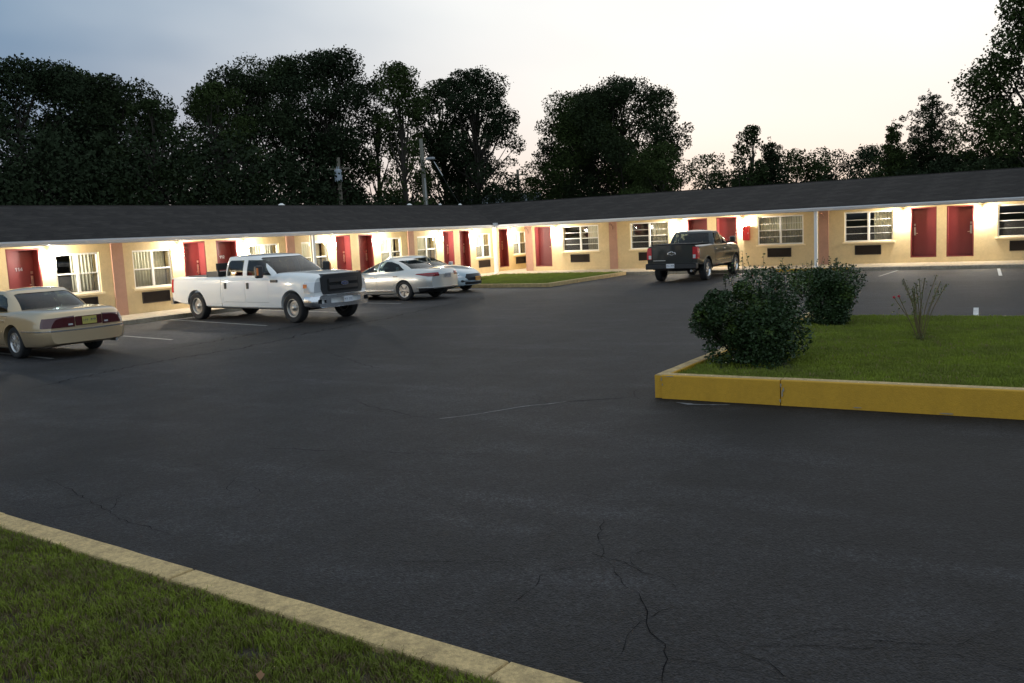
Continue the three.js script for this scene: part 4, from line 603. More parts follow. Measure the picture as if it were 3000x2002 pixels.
function tyreGeo(R, w, ri) { const h = w / 2, g = new THREE.LatheGeometry([[ri, -h * 0.72], [ri + 0.02, -h * 0.9], [R - 0.05, -h], [R - 0.018, -h * 0.86], [R, -h * 0.62], [R, h * 0.62], [R - 0.018, h * 0.86], [R - 0.05, h], [ri + 0.02, h * 0.9], [ri, h * 0.72]].map(p => new THREE.Vector2(...p)), 44); g.rotateX(Math.PI / 2); return g; }
function spokes(ri, z, n, w0, w1, dep, r0 = 0.05) { const gs = []; for (let i = 0; i < n; i++) { const s = new THREE.Shape([[-w0 / 2, r0], [w0 / 2, r0], [w1 / 2, ri - 0.012], [-w1 / 2, ri - 0.012]].map(p => new THREE.Vector2(...p))); const g = new THREE.ExtrudeGeometry(s, { depth: dep, bevelEnabled: true, bevelSize: 0.004, bevelThickness: 0.006, bevelSegments: 1 }); g.rotateZ(i / n * 6.2832); g.translate(0, 0, z - dep); gs.push(g); } return gs; }
function rimGeo(style, ri, w) {                        // outer face at +z
  const h = w / 2, lat = (pts, n = 36) => { const g = new THREE.LatheGeometry(pts.map(p => new THREE.Vector2(...p)), n); g.rotateX(Math.PI / 2); return g; };
  const barrel = lat([[ri + 0.012, h * 0.80], [ri + 0.004, h * 0.86], [ri - 0.016, h * 0.82], [ri - 0.028, h * 0.3], [ri - 0.03, -h * 0.7], [ri, -h * 0.75]]), hub = lat([[0.001, h * 0.72], [0.045, h * 0.70], [0.065, h * 0.5], [0.07, 0]]);
  if (style === 'alloy5') return merged([barrel, hub, ...spokes(ri, h * 0.62, 5, 0.085, 0.055, 0.05)]);
  if (style === 'alloy6') return merged([barrel, hub, ...spokes(ri, h * 0.62, 6, 0.07, 0.05, 0.05)]);
  if (style === 'multi') return merged([barrel, lat([[0.001, h * 0.66], [0.07, h * 0.64], [0.09, h * 0.55]]), ...spokes(ri, h * 0.62, 14, 0.026, 0.040, 0.02, 0.07)]);
  if (style === 'star') { const fan = []; for (let i = 0; i < 5; i++) { const a = i / 5 * 6.2832, s = new THREE.Shape(); const P = (r, q) => [r * Math.sin(q), r * Math.cos(q)]; const pts = [P(0.055, a - 0.45), P(ri - 0.015, a - 0.50), P(ri - 0.012, a - 0.2), P(ri - 0.012, a + 0.2), P(ri - 0.015, a + 0.50), P(0.055, a + 0.45)]; const sh = new THREE.Shape(pts.map(p => new THREE.Vector2(...p))); const g = new THREE.ExtrudeGeometry(sh, { depth: 0.025, bevelEnabled: false }); g.translate(0, 0, h * 0.55); fan.push(g); } return merged([barrel, hub, ...fan]); }
  // steel wheel with a domed centre and hand holes
  const disc = lat([[0.001, h * 0.78], [0.055, h * 0.74], [0.075, h * 0.45], [0.12, h * 0.30], [ri - 0.06, h * 0.52], [ri - 0.03, h * 0.30]]), holes = []; for (let i = 0; i < 8; i++) { const g = new THREE.CylinderGeometry(0.020, 0.020, 0.012, 10); g.rotateX(Math.PI / 2); g.translate(Math.cos(i * 0.7854) * 0.092, Math.sin(i * 0.7854) * 0.092, h * 0.44); holes.push(g); } return merged([barrel, disc, ...holes]);
}
function wheels(car, S) {
  const ty = tyreGeo(S.R, S.tw, S.ri), rim = rimGeo(S.rim, S.ri, S.tw), back = wheelCyl(0, 0, S.ri - 0.02, -0.02, 0.0);
  for (const x of [0, S.wb]) for (const s of [1, -1]) { const w = part('wheel', car); w.position.set(x, S.R - 0.004, s * (S.track / 2)); if (s < 0) w.rotation.y = Math.PI; if (S.spin) w.children; mesh('tyre', ty, CARM.tyre, w); mesh('rim', rim, S.rimM || CARM.alloy, w); mesh('brake_disc', back, CARM.under, w); }
}
function seats(car, list, y) { for (const [x, z, w, h] of list) mesh('seat', merged([rbox(x - 0.10, x + 0.10, y - 0.45, y + h, z - w / 2, z + w / 2, 0.06, 3), rbox(x - 0.12, x - 0.02, y + h - 0.01, y + h + 0.17, z - 0.13, z + 0.13, 0.045, 3)]), CARM.seat, car); }
function plate(car, x, y, z, face, mat, text, w = 0.31, h = 0.155) {
  const p = part('licence_plate', car); p.position.set(x, y, z); p.rotation.y = face > 0 ? Math.PI / 2 : -Math.PI / 2; mesh('plate', rbox(-w / 2, w / 2, -h / 2, h / 2, 0, 0.008, 0.003), mat, p);
  const gs = [], R = mulberry(text.length * 31 + text.charCodeAt(0)); for (let i = 0; i < 7; i++) { if (i === 3) continue; const cx = -w * 0.38 + i * w * 0.76 / 6; gs.push(box(cx - 0.012, cx - 0.006, -0.028, 0.028, 0.0075, 0.0095), box(cx - 0.0058, cx + 0.011, R() < 0.5 ? 0.02 : -0.004, R() < 0.5 ? 0.028 : 0.004, 0.0075, 0.0095)); } const q = mesh('embossed_marks', merged(gs), CARM.ink, p); q.userData.kind = 'stuff';
}
function handle(door, x, y, z, s, mat, vertical) { mesh('handle', vertical ? rbox(x - 0.05, x + 0.05, y - 0.085, y + 0.085, z - 0.012 * 1, z + 0.028, 0.012) : rbox(x - 0.095, x + 0.095, y - 0.022, y + 0.022, z - 0.012, z + 0.028, 0.012), mat, door); }
function buildCar(name, label, cat, pos, head, S) {
  const car = thing(name, label, cat, [pos[0], 0, pos[1]], Math.atan2(-head[1], head[0]));
  let body = bodyLoft(S.body);
  const hw = S.body.w(S.wb / 2);
  // wheel arches
  for (const x of [0, S.wb]) for (const s of [1, -1]) body = cut(body, wheelCyl(x, S.R + (S.archY || 0.0), S.arch, s > 0 ? hw - 0.36 : -hw - 0.3, s > 0 ? hw + 0.3 : -hw + 0.36));
  for (const c of S.cuts || []) body = cut(body, c);
  // doors: lifted out of the body with a 5 mm gap all round
  const doors = [];
  for (const d of S.doors || []) for (const s of [1, -1]) {
    const big = sidePrism(d.poly, s > 0 ? hw - 0.14 : -hw - 0.3, s > 0 ? hw + 0.3 : -hw + 0.14), c = d.poly.reduce((a, p) => [a[0] + p[0] / d.poly.length, a[1] + p[1] / d.poly.length], [0, 0]);
    const q = d.poly.map(([x, y]) => [x + Math.sign(c[0] - x) * 0.007, y + Math.sign(c[1] - y) * 0.007]), small = sidePrism(q, s > 0 ? hw - 0.135 : -hw - 0.3, s > 0 ? hw + 0.3 : -hw + 0.135);
    const leaf = common(body, small); body = cut(body, big); doors.push([leaf, d, s]);
  }
  mesh('body', body, S.paint, car);
  for (const [leaf, d, s] of doors) { const dr = part('door', car); mesh('door_panel', leaf, S.paint, dr); if (d.handle) { const g = d.handle; handle(dr, g[0], g[1], s * (hw * 0.985), s, g[2] || S.paint, g[3]); } if (d.mould) mesh('side_moulding', rbox(d.mould[0], d.mould[1], d.mould[2], d.mould[3], s * (hw - 0.02), s * (hw + 0.014), 0.006), d.mould[4] || S.paint, dr); }
  // cabin shell and panes
  const C = S.cabin, out = cabinLoft(C), inn = cabinLoft(C, -0.035); let shell = cut(out, inn);
  const thin = cut(cabinLoft(C, -0.010), cabinLoft(C, -0.016)); const panes = [];
  for (const p of S.panes.flatMap(p => p.poly ? [1, -1].map(s => ({ ...p, prism: sidePrism(p.poly, s > 0 ? 0.2 : -1.4, s > 0 ? 1.4 : -0.2) })) : [p])) { shell = cut(shell, p.prism); panes.push([p, outer(common(thin, p.prism), C)]); }
  mesh('cabin', shell, S.cabinPaint || S.paint, car);
  for (const [p, g] of panes) mesh(p.name, g, p.mat || CARM.glass, car);
  const y0 = C.levels[0][0]; const [, cr, cf, cw] = C.levels[0]; mesh('interior', rbox(cr + 0.18, cf - 0.22, y0 - 0.12, y0 + 0.035, -cw + 0.09, cw - 0.09, 0.02), CARM.trim, car);
  mesh('underbody', rbox(S.body.x0 + 0.5, S.body.x1 - 0.5, S.under || 0.22, S.body.bot(S.wb / 2) + 0.15, -hw + 0.32, hw - 0.32, 0.03), CARM.under, car);
  for (const x of [0, S.wb]) mesh('axle', (() => { const g = new THREE.CylinderGeometry(0.05, 0.05, S.track - 0.1, 10); g.rotateX(Math.PI / 2); g.translate(x, S.R, 0); return g; })(), CARM.under, car);
  wheels(car, S); return car;
}
function outer(g, C) {                                  // keep the outward skin of a pane: one sheet of glass
  const q = g.index ? g.toNonIndexed() : g, p = q.attributes.position, nn = q.attributes.normal, ps = [], ns = [], l0 = C.levels[0], l1 = C.levels.at(-1), cx = (l0[1] + l0[2] + l1[1] + l1[2]) / 4, a = new THREE.Vector3(), b = new THREE.Vector3(), c = new THREE.Vector3();
  for (let i = 0; i < p.count; i += 3) { a.fromBufferAttribute(p, i); b.fromBufferAttribute(p, i + 1); c.fromBufferAttribute(p, i + 2); const n = b.clone().sub(a).cross(c.clone().sub(a)); if (n.lengthSq() < 1e-14) continue; n.normalize(); const m = a.clone().add(b).add(c).divideScalar(3); const side = Math.abs(n.z) > 0.6 ? n.z * m.z : (n.x * (m.x - cx)); if (side <= 0.12 * Math.abs(Math.abs(n.z) > 0.6 ? m.z : m.x - cx) || Math.abs(n.y) > 0.93) continue; for (let k = 0; k < 3; k++) { ps.push(p.getX(i + k), p.getY(i + k), p.getZ(i + k)); ns.push(nn.getX(i + k), nn.getY(i + k), nn.getZ(i + k)); } }
  const o = new THREE.BufferGeometry(); o.setAttribute('position', new THREE.Float32BufferAttribute(ps, 3)); o.setAttribute('normal', new THREE.Float32BufferAttribute(ns, 3)); return o;
}
const loftPatch = (S, off, prism) => common(bodyLoft(S.body, off), prism);

/* ---- white crew-cab pickup, nose out */
{
  const wb = 4.42, P = paint(0.84, 0.84, 0.82, 0, 0.4);
  const S = { wb, R: 0.405, tw: 0.26, ri: 0.235, track: 1.76, rim: 'steel', rimM: CARM.steelRim, arch: 0.475, archY: 0.125, paint: P, under: 0.44,
    body: { x0: -1.26, x1: 5.24, my: 0.5, ks: 0.965, kb: 0.955, bot: pchip([[-1.26, 0.66], [-0.6, 0.58], [0.8, 0.51], [3.6, 0.50], [4.9, 0.56], [5.24, 0.64]]), top: pchip([[-1.26, 1.385], [1.3, 1.385], [1.45, 1.40], [3.5, 1.42], [3.72, 1.47], [4.3, 1.47], [5.0, 1.42], [5.14, 1.39], [5.24, 1.34]]), sh: pchip([[-1.26, 1.30], [1.3, 1.31], [3.6, 1.30], [4.4, 1.27], [5.0, 1.20], [5.24, 1.15]]), w: pchip([[-1.26, 0.985], [-0.9, 1.01], [1, 1.015], [3.5, 1.015], [4.8, 1.0], [5.1, 0.97], [5.24, 0.91]]), bulge: pchip([[-1.26, 0], [4.4, 0], [5.24, 0.10]]) },
    cuts: [box(-1.19, 1.17, 0.86, 1.6, -0.86, 0.86), box(1.255, 1.275, 0.4, 1.6, 0.9, 1.2), box(1.255, 1.275, 0.4, 1.6, -1.2, -0.9), box(-1.205, -1.195, 0.7, 1.5, -0.9, 0.9)],
    cabin: { levels: [[1.34, 1.30, 3.86, 0.965], [1.50, 1.305, 3.66, 0.95], [1.75, 1.36, 3.22, 0.885], [1.92, 1.43, 2.90, 0.83]], crown: 0.07, n: 9, bf: 0.16, br: 0.03 },
    doors: [{ poly: [[2.42, 0.66], [3.46, 0.66], [3.46, 1.28], [2.42, 1.28]], handle: [2.54, 1.12, CARM.trim, true] }, { poly: [[1.36, 0.66], [2.395, 0.66], [2.395, 1.28], [1.36, 1.28]], handle: [1.50, 1.12, CARM.trim, true] }],
    panes: [{ name: 'side_window', mat: CARM.tint, poly: [[1.52, 1.40], [2.30, 1.40], [2.30, 1.83], [1.68, 1.83], [1.60, 1.78]] }, { name: 'side_window', mat: CARM.tint, poly: [[2.48, 1.40], [3.52, 1.40], [3.34, 1.55], [3.10, 1.75], [2.96, 1.82], [2.48, 1.83]] },
      { name: 'windscreen', prism: endPrism([[-0.80, 1.40], [0.80, 1.40], [0.72, 1.86], [0.66, 1.885], [-0.66, 1.885], [-0.72, 1.86]], 2.6, 4.0) }, { name: 'rear_window', prism: endPrism(rr(-0.70, 0.70, 1.44, 1.80, 0.06), 1.1, 1.7) }] };
  const c = buildCar('pickup_truck', 'white crew cab pickup parked nose out beside the left wing', 'truck', [3.30, 20.86], [1, 0.11], S);
  seats(c, [[2.15, 0.42, 0.5, 0.15], [2.15, -0.42, 0.5, 0.15], [1.55, 0, 1.3, 0.06]], 1.40);
  mesh('bed_liner', rbox(-1.18, 1.16, 0.80, 0.865, -0.85, 0.85, 0.01), CARM.under, c);
  { const rk = part('bed_rack', c); for (const s of [1, -1]) mesh('rack_post', box(0.92 - 0.03, 0.95, 0.86, 1.72, s * 0.8 - 0.03, s * 0.8 + 0.03), CARM.trim, rk); mesh('rack_panel', rbox(0.88, 0.96, 1.56, 1.76, -0.84, 0.84, 0.01), CARM.under, rk); mesh('tool_chest', rbox(0.30, 0.86, 0.87, 1.52, -0.80, 0.80, 0.02), CARM.trim, rk); }
  // face
  mesh('grille_surround', loftPatch(S, 0.045, endPrism([[-0.66, 0.86], [0.66, 0.86], [0.72, 1.0], [0.72, 1.30], [0.62, 1.40], [-0.62, 1.40], [-0.72, 1.30], [-0.72, 1.0]], 5.12, 5.7)), CARM.trim, c);
  mesh('grille', loftPatch(S, 0.052, endPrism(rr(-0.54, 0.54, 0.93, 1.27, 0.05), 5.0, 5.7)), CARM.liner, c);
  for (const y of [0.99, 1.17]) mesh('grille_bar', loftPatch(S, 0.075, endPrism(rr(-0.50, 0.50, y, y + 0.10, 0.02), 5.1, 5.8)), M(0.035, 0.03, 0.03, 0.4), c);
  { const b = part('badge', c); const g = new THREE.CylinderGeometry(0.125, 0.125, 0.02, 28); g.scale(1, 1, 0.42); g.rotateZ(-Math.PI / 2); g.rotateX(Math.PI / 2); const o = new THREE.CylinderGeometry(1, 1, 0.02, 28); o.scale(0.135, 1, 0.058); o.rotateX(Math.PI / 2); o.rotateY(Math.PI / 2); o.translate(5.425, 1.13, 0); mesh('badge_rim', o, CARM.chrome, b); const o2 = new THREE.CylinderGeometry(1, 1, 0.02, 28); o2.scale(0.122, 1, 0.048); o2.rotateX(Math.PI / 2); o2.rotateY(Math.PI / 2); o2.translate(5.429, 1.13, 0); mesh('badge_field', o2, M(0.02, 0.04, 0.14, 0.3), b); const t = new TextGeometry('Ford', { font, size: 0.058, depth: 0.004, curveSegments: 3 }); t.computeBoundingBox(); t.translate(-t.boundingBox.max.x / 2, -0.026, 0); t.rotateY(Math.PI / 2); t.translate(5.438, 1.13, 0); mesh('badge_script', t, CARM.chrome, b); }
  for (const s of [1, -1]) {
    const pr = (a, b, y0, y1) => endPrism(s > 0 ? rr(a, b, y0, y1, 0.03) : rr(-b, -a, y0, y1, 0.03), 4.93, 5.7);
    const h = part('headlight', c); mesh('lens', loftPatch(S, 0.010, pr(0.70, 1.02, 0.93, 1.20)), CARM.clear, h); mesh('indicator', loftPatch(S, 0.016, endPrism(s > 0 ? [[0.90, 1.05], [1.03, 1.05], [1.03, 1.15], [0.90, 1.15]] : [[-0.90, 1.05], [-0.90, 1.15], [-1.03, 1.15], [-1.03, 1.05]], 4.91, 5.04)), CARM.amber, h); for (const y of [1.01, 1.12]) { const g = new THREE.SphereGeometry(0.045, 12, 8); g.scale(0.5, 1, 1); g.translate(5.20, y, s * 0.80); mesh('reflector', g, CARM.chrome, h); }
    mesh('taillight', loftPatch(S, 0.008, box(-1.4, -1.16, 0.92, 1.32, s > 0 ? 0.84 : -1.1, s > 0 ? 1.1 : -0.84)), CARM.redBright, c);
    const m = part('wing_mirror', c); mesh('mirror_arm', tube([[3.36, 1.45, s * 0.92], [3.36, 1.47, s * 1.05], [3.34, 1.48, s * 1.15]], 0.025, 6, 6), CARM.trim, m); mesh('mirror_housing', rbox(3.27, 3.42, 1.34, 1.68, s * 1.08, s * 1.30, 0.05, 3), CARM.trim, m); mesh('mirror_indicator', rbox(3.40, 3.428, 1.42, 1.62, s * 1.255, s * 1.304, 0.01), CARM.amber, m);
    mesh('vent_badge', rbox(3.56, 3.86, 1.21, 1.28, s * 1.0 - 0.02, s * 1.0 + 0.012, 0.01), CARM.trim, c);
  }
  { // front bumper with its openings
    let b = bodyLoft({ ...S.body, x0: 4.78, x1: 5.36, n: 22, bot: pchip([[4.78, 0.56], [5.36, 0.53]]), top: pchip([[4.78, 0.86], [5.36, 0.845]]), sh: pchip([[4.78, 0.82], [5.36, 0.81]]), w: pchip([[4.78, 1.03], [5.16, 1.01], [5.30, 0.93], [5.36, 0.86]]), bulge: () => 0.13 });
    b = cut(b, box(4.2, 4.93, 0.4, 0.95, -1.2, 1.2)); const opens = [[-0.52, 0.52, 0.63, 0.775], [0.66, 0.88, 0.63, 0.74], [-0.88, -0.66, 0.63, 0.74]]; for (const [a, q, y0, y1] of opens) b = cut(b, endPrism(rr(a, q, y0, y1, 0.025), 4.95, 5.9));
    const f = part('front_bumper', c); mesh('bumper_bar', b, CARM.chrome, f); mesh('bumper_inset', box(5.05, 5.28, 0.6, 0.79, -0.9, 0.9), CARM.liner, f);
  }
  plate(c, 5.505, 0.70, -0.02, 1, CARM.plateWhite, 'B02 417');
  mesh('rear_bumper', merged([rbox(-1.42, -1.27, 0.56, 0.78, -0.98, 0.98, 0.03)]), CARM.chrome, c);
  for (const o of c.children) if (o.name !== 'wheel' && o.name !== 'axle') o.position.y -= 0.12;   // loaded springs: the body sits low over the wheels
}

/* ---- tan sedan in the left foreground, tail towards us */
{
  const wb = 2.89, P = paint(0.58, 0.43, 0.26, 0.55, 0.32);
  const S = { wb, R: 0.335, tw: 0.215, ri: 0.205, track: 1.60, rim: 'multi', rimM: CARM.alloy, arch: 0.385, paint: P,
    body: { x0: -1.27, x1: 3.92, my: 0.58, ks: 0.93, kb: 0.90, bot: pchip([[-1.27, 0.36], [-1.0, 0.25], [-0.4, 0.23], [0.6, 0.20], [2.4, 0.22], [3.4, 0.26], [3.92, 0.36]]), top: pchip([[-1.27, 0.84], [-1.18, 0.965], [-0.9, 1.005], [-0.3, 1.02], [0.3, 1.0], [2.2, 0.98], [2.8, 0.96], [3.5, 0.86], [3.8, 0.76], [3.92, 0.64]]), sh: pchip([[-1.27, 0.74], [-1.0, 0.86], [-0.4, 0.90], [1, 0.90], [2.4, 0.88], [3.4, 0.76], [3.92, 0.56]]), w: pchip([[-1.27, 0.755], [-1.13, 0.875], [-0.8, 0.925], [0.2, 0.945], [2.2, 0.945], [3.2, 0.92], [3.7, 0.84], [3.92, 0.66]]), bulge: pchip([[-1.27, -0.11], [-0.55, 0], [3, 0], [3.92, 0.14]]) },
    cabin: { levels: [[0.90, -0.36, 2.34, 0.855], [1.02, -0.22, 2.10, 0.835], [1.22, 0.10, 1.68, 0.745], [1.38, 0.46, 1.28, 0.655]], crown: 0.065, n: 5, bf: 0.16, br: 0.14 },
    doors: [{ poly: [[1.30, 0.28], [2.32, 0.30], [2.34, 0.885], [1.30, 0.885]], handle: [1.45, 0.79], mould: [1.32, 2.3, 0.52, 0.57] }, { poly: [[0.42, 0.28], [1.275, 0.28], [1.275, 0.885], [0.22, 0.885], [0.22, 0.72], [0.42, 0.52]], handle: [0.40, 0.79], mould: [0.46, 1.26, 0.52, 0.57] }],
    panes: [{ name: 'side_window', poly: [[1.31, 0.965], [2.02, 0.965], [1.72, 1.20], [1.48, 1.315], [1.31, 1.33]] }, { name: 'side_window', poly: [[0.30, 0.965], [1.26, 0.965], [1.26, 1.33], [0.72, 1.325], [0.50, 1.25], [0.34, 1.10]] },
      { name: 'windscreen', prism: endPrism([[-0.74, 0.97], [0.74, 0.97], [0.60, 1.33], [-0.60, 1.33]], 1.25, 2.6) }, { name: 'rear_window', prism: endPrism([[-0.70, 1.00], [0.70, 1.00], [0.585, 1.335], [-0.585, 1.335]], -0.6, 0.46) }] };
  const c = buildCar('sedan', 'tan sedan cut by the left edge, tail towards the camera', 'car', [6.50, 28.33], [-1, -0.075], S);
  seats(c, [[1.05, 0.38, 0.5, 0.12], [1.05, -0.38, 0.5, 0.12], [0.28, 0, 1.2, 0.02]], 0.95);
  for (const s of [1, -1]) {
    const z = (a, b) => s > 0 ? [a, b] : [-b, -a];
    const tl = part('taillight', c); { const [a, b] = z(0.30, 1.0); mesh('lens', loftPatch(S, 0.008, endPrism([[a, 0.645], [b, 0.645], [b, 0.83], [a, 0.87]].map(([p, q], i) => s > 0 ? [p, q] : [p, [0.645, 0.645, 0.87, 0.83][i]]), -1.6, -1.09)), CARM.redDark, tl); }
    { const [a, b] = z(0.34, 0.43); mesh('reversing_light', loftPatch(S, 0.012, endPrism(rr(a, b, 0.68, 0.715, 0.01), -1.6, -1.0)), CARM.clear, tl); }
    mesh('chrome_strip', loftPatch(S, 0.018, box(-1.6, -0.42, 0.565, 0.598, s > 0 ? 0.0 : -1.2, s > 0 ? 1.2 : 0.0)), CARM.chrome, c);
    mesh('side_marker', loftPatch(S, 0.006, box(-0.92, -0.70, 0.44, 0.475, s > 0 ? 0.7 : -1.1, s > 0 ? 1.1 : -0.7)), CARM.redDark, c);
    mesh('pillar_trim', rbox(1.255, 1.312, 0.96, 1.34, s * 0.70, s * 0.705, 0.001), CARM.trim, c).visible = true;
    const m = part('wing_mirror', c); mesh('mirror_housing', rbox(1.90, 2.02, 0.98, 1.10, s * 0.86, s * 1.02, 0.03, 3), P, m); mesh('mirror_arm', box(1.93, 1.99, 0.98, 1.02, s * 0.78, s * 0.88), P, m);
    mesh('headlight', loftPatch(S, 0.006, box(3.3, 4.2, 0.56, 0.70, s > 0 ? 0.34 : -0.9, s > 0 ? 0.9 : -0.34)), CARM.clear, c);
  }
  mesh('plate_panel', loftPatch(S, 0.010, endPrism(rr(-0.285, 0.285, 0.66, 0.85, 0.02), -1.6, -1.0)), CARM.redDark, c);
  plate(c, -1.402, 0.755, 0, -1, CARM.plateYellow, 'RGX 58K');
  mesh('rear_bumper_lip', loftPatch(S, 0.028, box(-1.6, -0.75, 0.31, 0.545, -1.2, 1.2)), P, c);
  mesh('exhaust_pipe', (() => { const g = new THREE.CylinderGeometry(0.035, 0.035, 0.3, 12); g.rotateZ(Math.PI / 2); g.translate(-1.16, 0.27, 0.62); return g; })(), CARM.steelRim, c);
}

/* ---- silver sedan behind the white pickup */
{
  const wb = 2.80, P = paint(0.62, 0.61, 0.58, 0.55, 0.30);
  const S = { wb, R: 0.335, tw: 0.215, ri: 0.215, track: 1.60, rim: 'star', rimM: CARM.alloy, arch: 0.375, paint: P,
    body: { x0: -1.08, x1: 3.76, my: 0.58, ks: 0.92, kb: 0.91, bot: pchip([[-1.08, 0.42], [-0.8, 0.30], [0, 0.24], [1, 0.20], [2.6, 0.20], [3.4, 0.22], [3.76, 0.30]]), top: pchip([[-1.08, 0.86], [-1.0, 1.02], [-0.7, 1.06], [-0.2, 1.07], [1, 1.0], [2.2, 0.97], [2.9, 0.92], [3.5, 0.78], [3.76, 0.60]]), sh: pchip([[-1.08, 0.82], [-0.8, 0.93], [0, 0.93], [1.2, 0.89], [2.4, 0.84], [3.4, 0.68], [3.76, 0.50]]), w: pchip([[-1.08, 0.72], [-0.9, 0.84], [-0.5, 0.90], [0.3, 0.915], [2.4, 0.915], [3.2, 0.88], [3.6, 0.78], [3.76, 0.60]]), bulge: pchip([[-1.08, -0.12], [-0.5, 0], [3, 0], [3.76, 0.15]]) },
    cabin: { levels: [[0.90, -0.62, 2.50, 0.83], [1.06, -0.36, 2.10, 0.80], [1.25, 0.06, 1.60, 0.70], [1.38, 0.52, 1.20, 0.62]], crown: 0.065, n: 5, bf: 0.18, br: 0.12 },
    doors: [{ poly: [[1.26, 0.28], [2.26, 0.28], [2.30, 0.85], [1.20, 0.86]], handle: [1.40, 0.80, CARM.chrome] }, { poly: [[0.42, 0.28], [1.24, 0.28], [1.18, 0.86], [0.16, 0.88], [0.18, 0.70], [0.42, 0.50]], handle: [0.36, 0.83, CARM.chrome] }],
    panes: [{ name: 'side_window', mat: CARM.glass, poly: [[1.22, 0.965], [2.12, 0.955], [1.72, 1.17], [1.40, 1.30], [1.18, 1.325]] }, { name: 'side_window', mat: CARM.glass, poly: [[0.02, 1.02], [0.12, 0.975], [1.16, 0.965], [1.12, 1.325], [0.66, 1.315], [0.32, 1.22]] },
      { name: 'windscreen', prism: endPrism([[-0.72, 0.96], [0.72, 0.96], [0.57, 1.33], [-0.57, 1.33]], 1.3, 2.7) }, { name: 'rear_window', mat: CARM.glass, prism: endPrism([[-0.66, 1.06], [0.66, 1.06], [0.55, 1.335], [-0.55, 1.335]], -0.7, 0.50) }] };
  const c = buildCar('sedan', 'silver sedan between the white pickup and the pale hatchback', 'car', [6.08, 14.72], [-1, -0.03], S);
  seats(c, [[1.00, 0.37, 0.5, 0.10], [1.00, -0.37, 0.5, 0.10], [0.15, 0, 1.15, 0.0]], 0.98);
  for (const s of [1, -1]) {
    const tl = part('taillight', c); mesh('lens', loftPatch(S, 0.010, sidePrism([[-1.4, 0.80], [-1.0, 0.80], [-0.50, 0.875], [-0.55, 0.90], [-1.0, 0.925], [-1.4, 0.925]], s > 0 ? 0.42 : -1.1, s > 0 ? 1.1 : -0.42)), CARM.red, tl); mesh('light_bar', loftPatch(S, 0.016, sidePrism([[-1.4, 0.885], [-1.0, 0.885], [-0.62, 0.89], [-1.0, 0.905], [-1.4, 0.905]], s > 0 ? 0.46 : -1.1, s > 0 ? 1.1 : -0.46)), CARM.redBright, tl);
    mesh('sill_strip', rbox(0.46, 2.30, 0.315, 0.345, s * 0.895, s * 0.925, 0.004), CARM.chrome, c);
    const m = part('wing_mirror', c); mesh('mirror_housing', rbox(1.92, 2.04, 0.94, 1.07, s * 0.85, s * 1.02, 0.035, 3), CARM.trim, m); mesh('mirror_arm', box(1.94, 2.02, 0.94, 0.98, s * 0.78, s * 0.88), CARM.trim, m);
    mesh('headlight', loftPatch(S, 0.006, sidePrism([[3.2, 0.62], [4.1, 0.50], [4.1, 0.62], [3.1, 0.72]], s > 0 ? 0.35 : -1.0, s > 0 ? 1.0 : -0.35)), CARM.clear, c);
  }
  mesh('lower_bumper', loftPatch(S, 0.010, box(-1.6, -0.62, 0.2, 0.40, -1.0, 1.0)), CARM.trim, c);
  mesh('bumper_strip', loftPatch(S, 0.022, box(-1.6, -0.55, 0.395, 0.43, -1.0, 1.0)), CARM.chrome, c);
  plate(c, -1.225, 0.80, 0, -1, M(0.30, 0.30, 0.31, 0.5), '7H 2093');
}

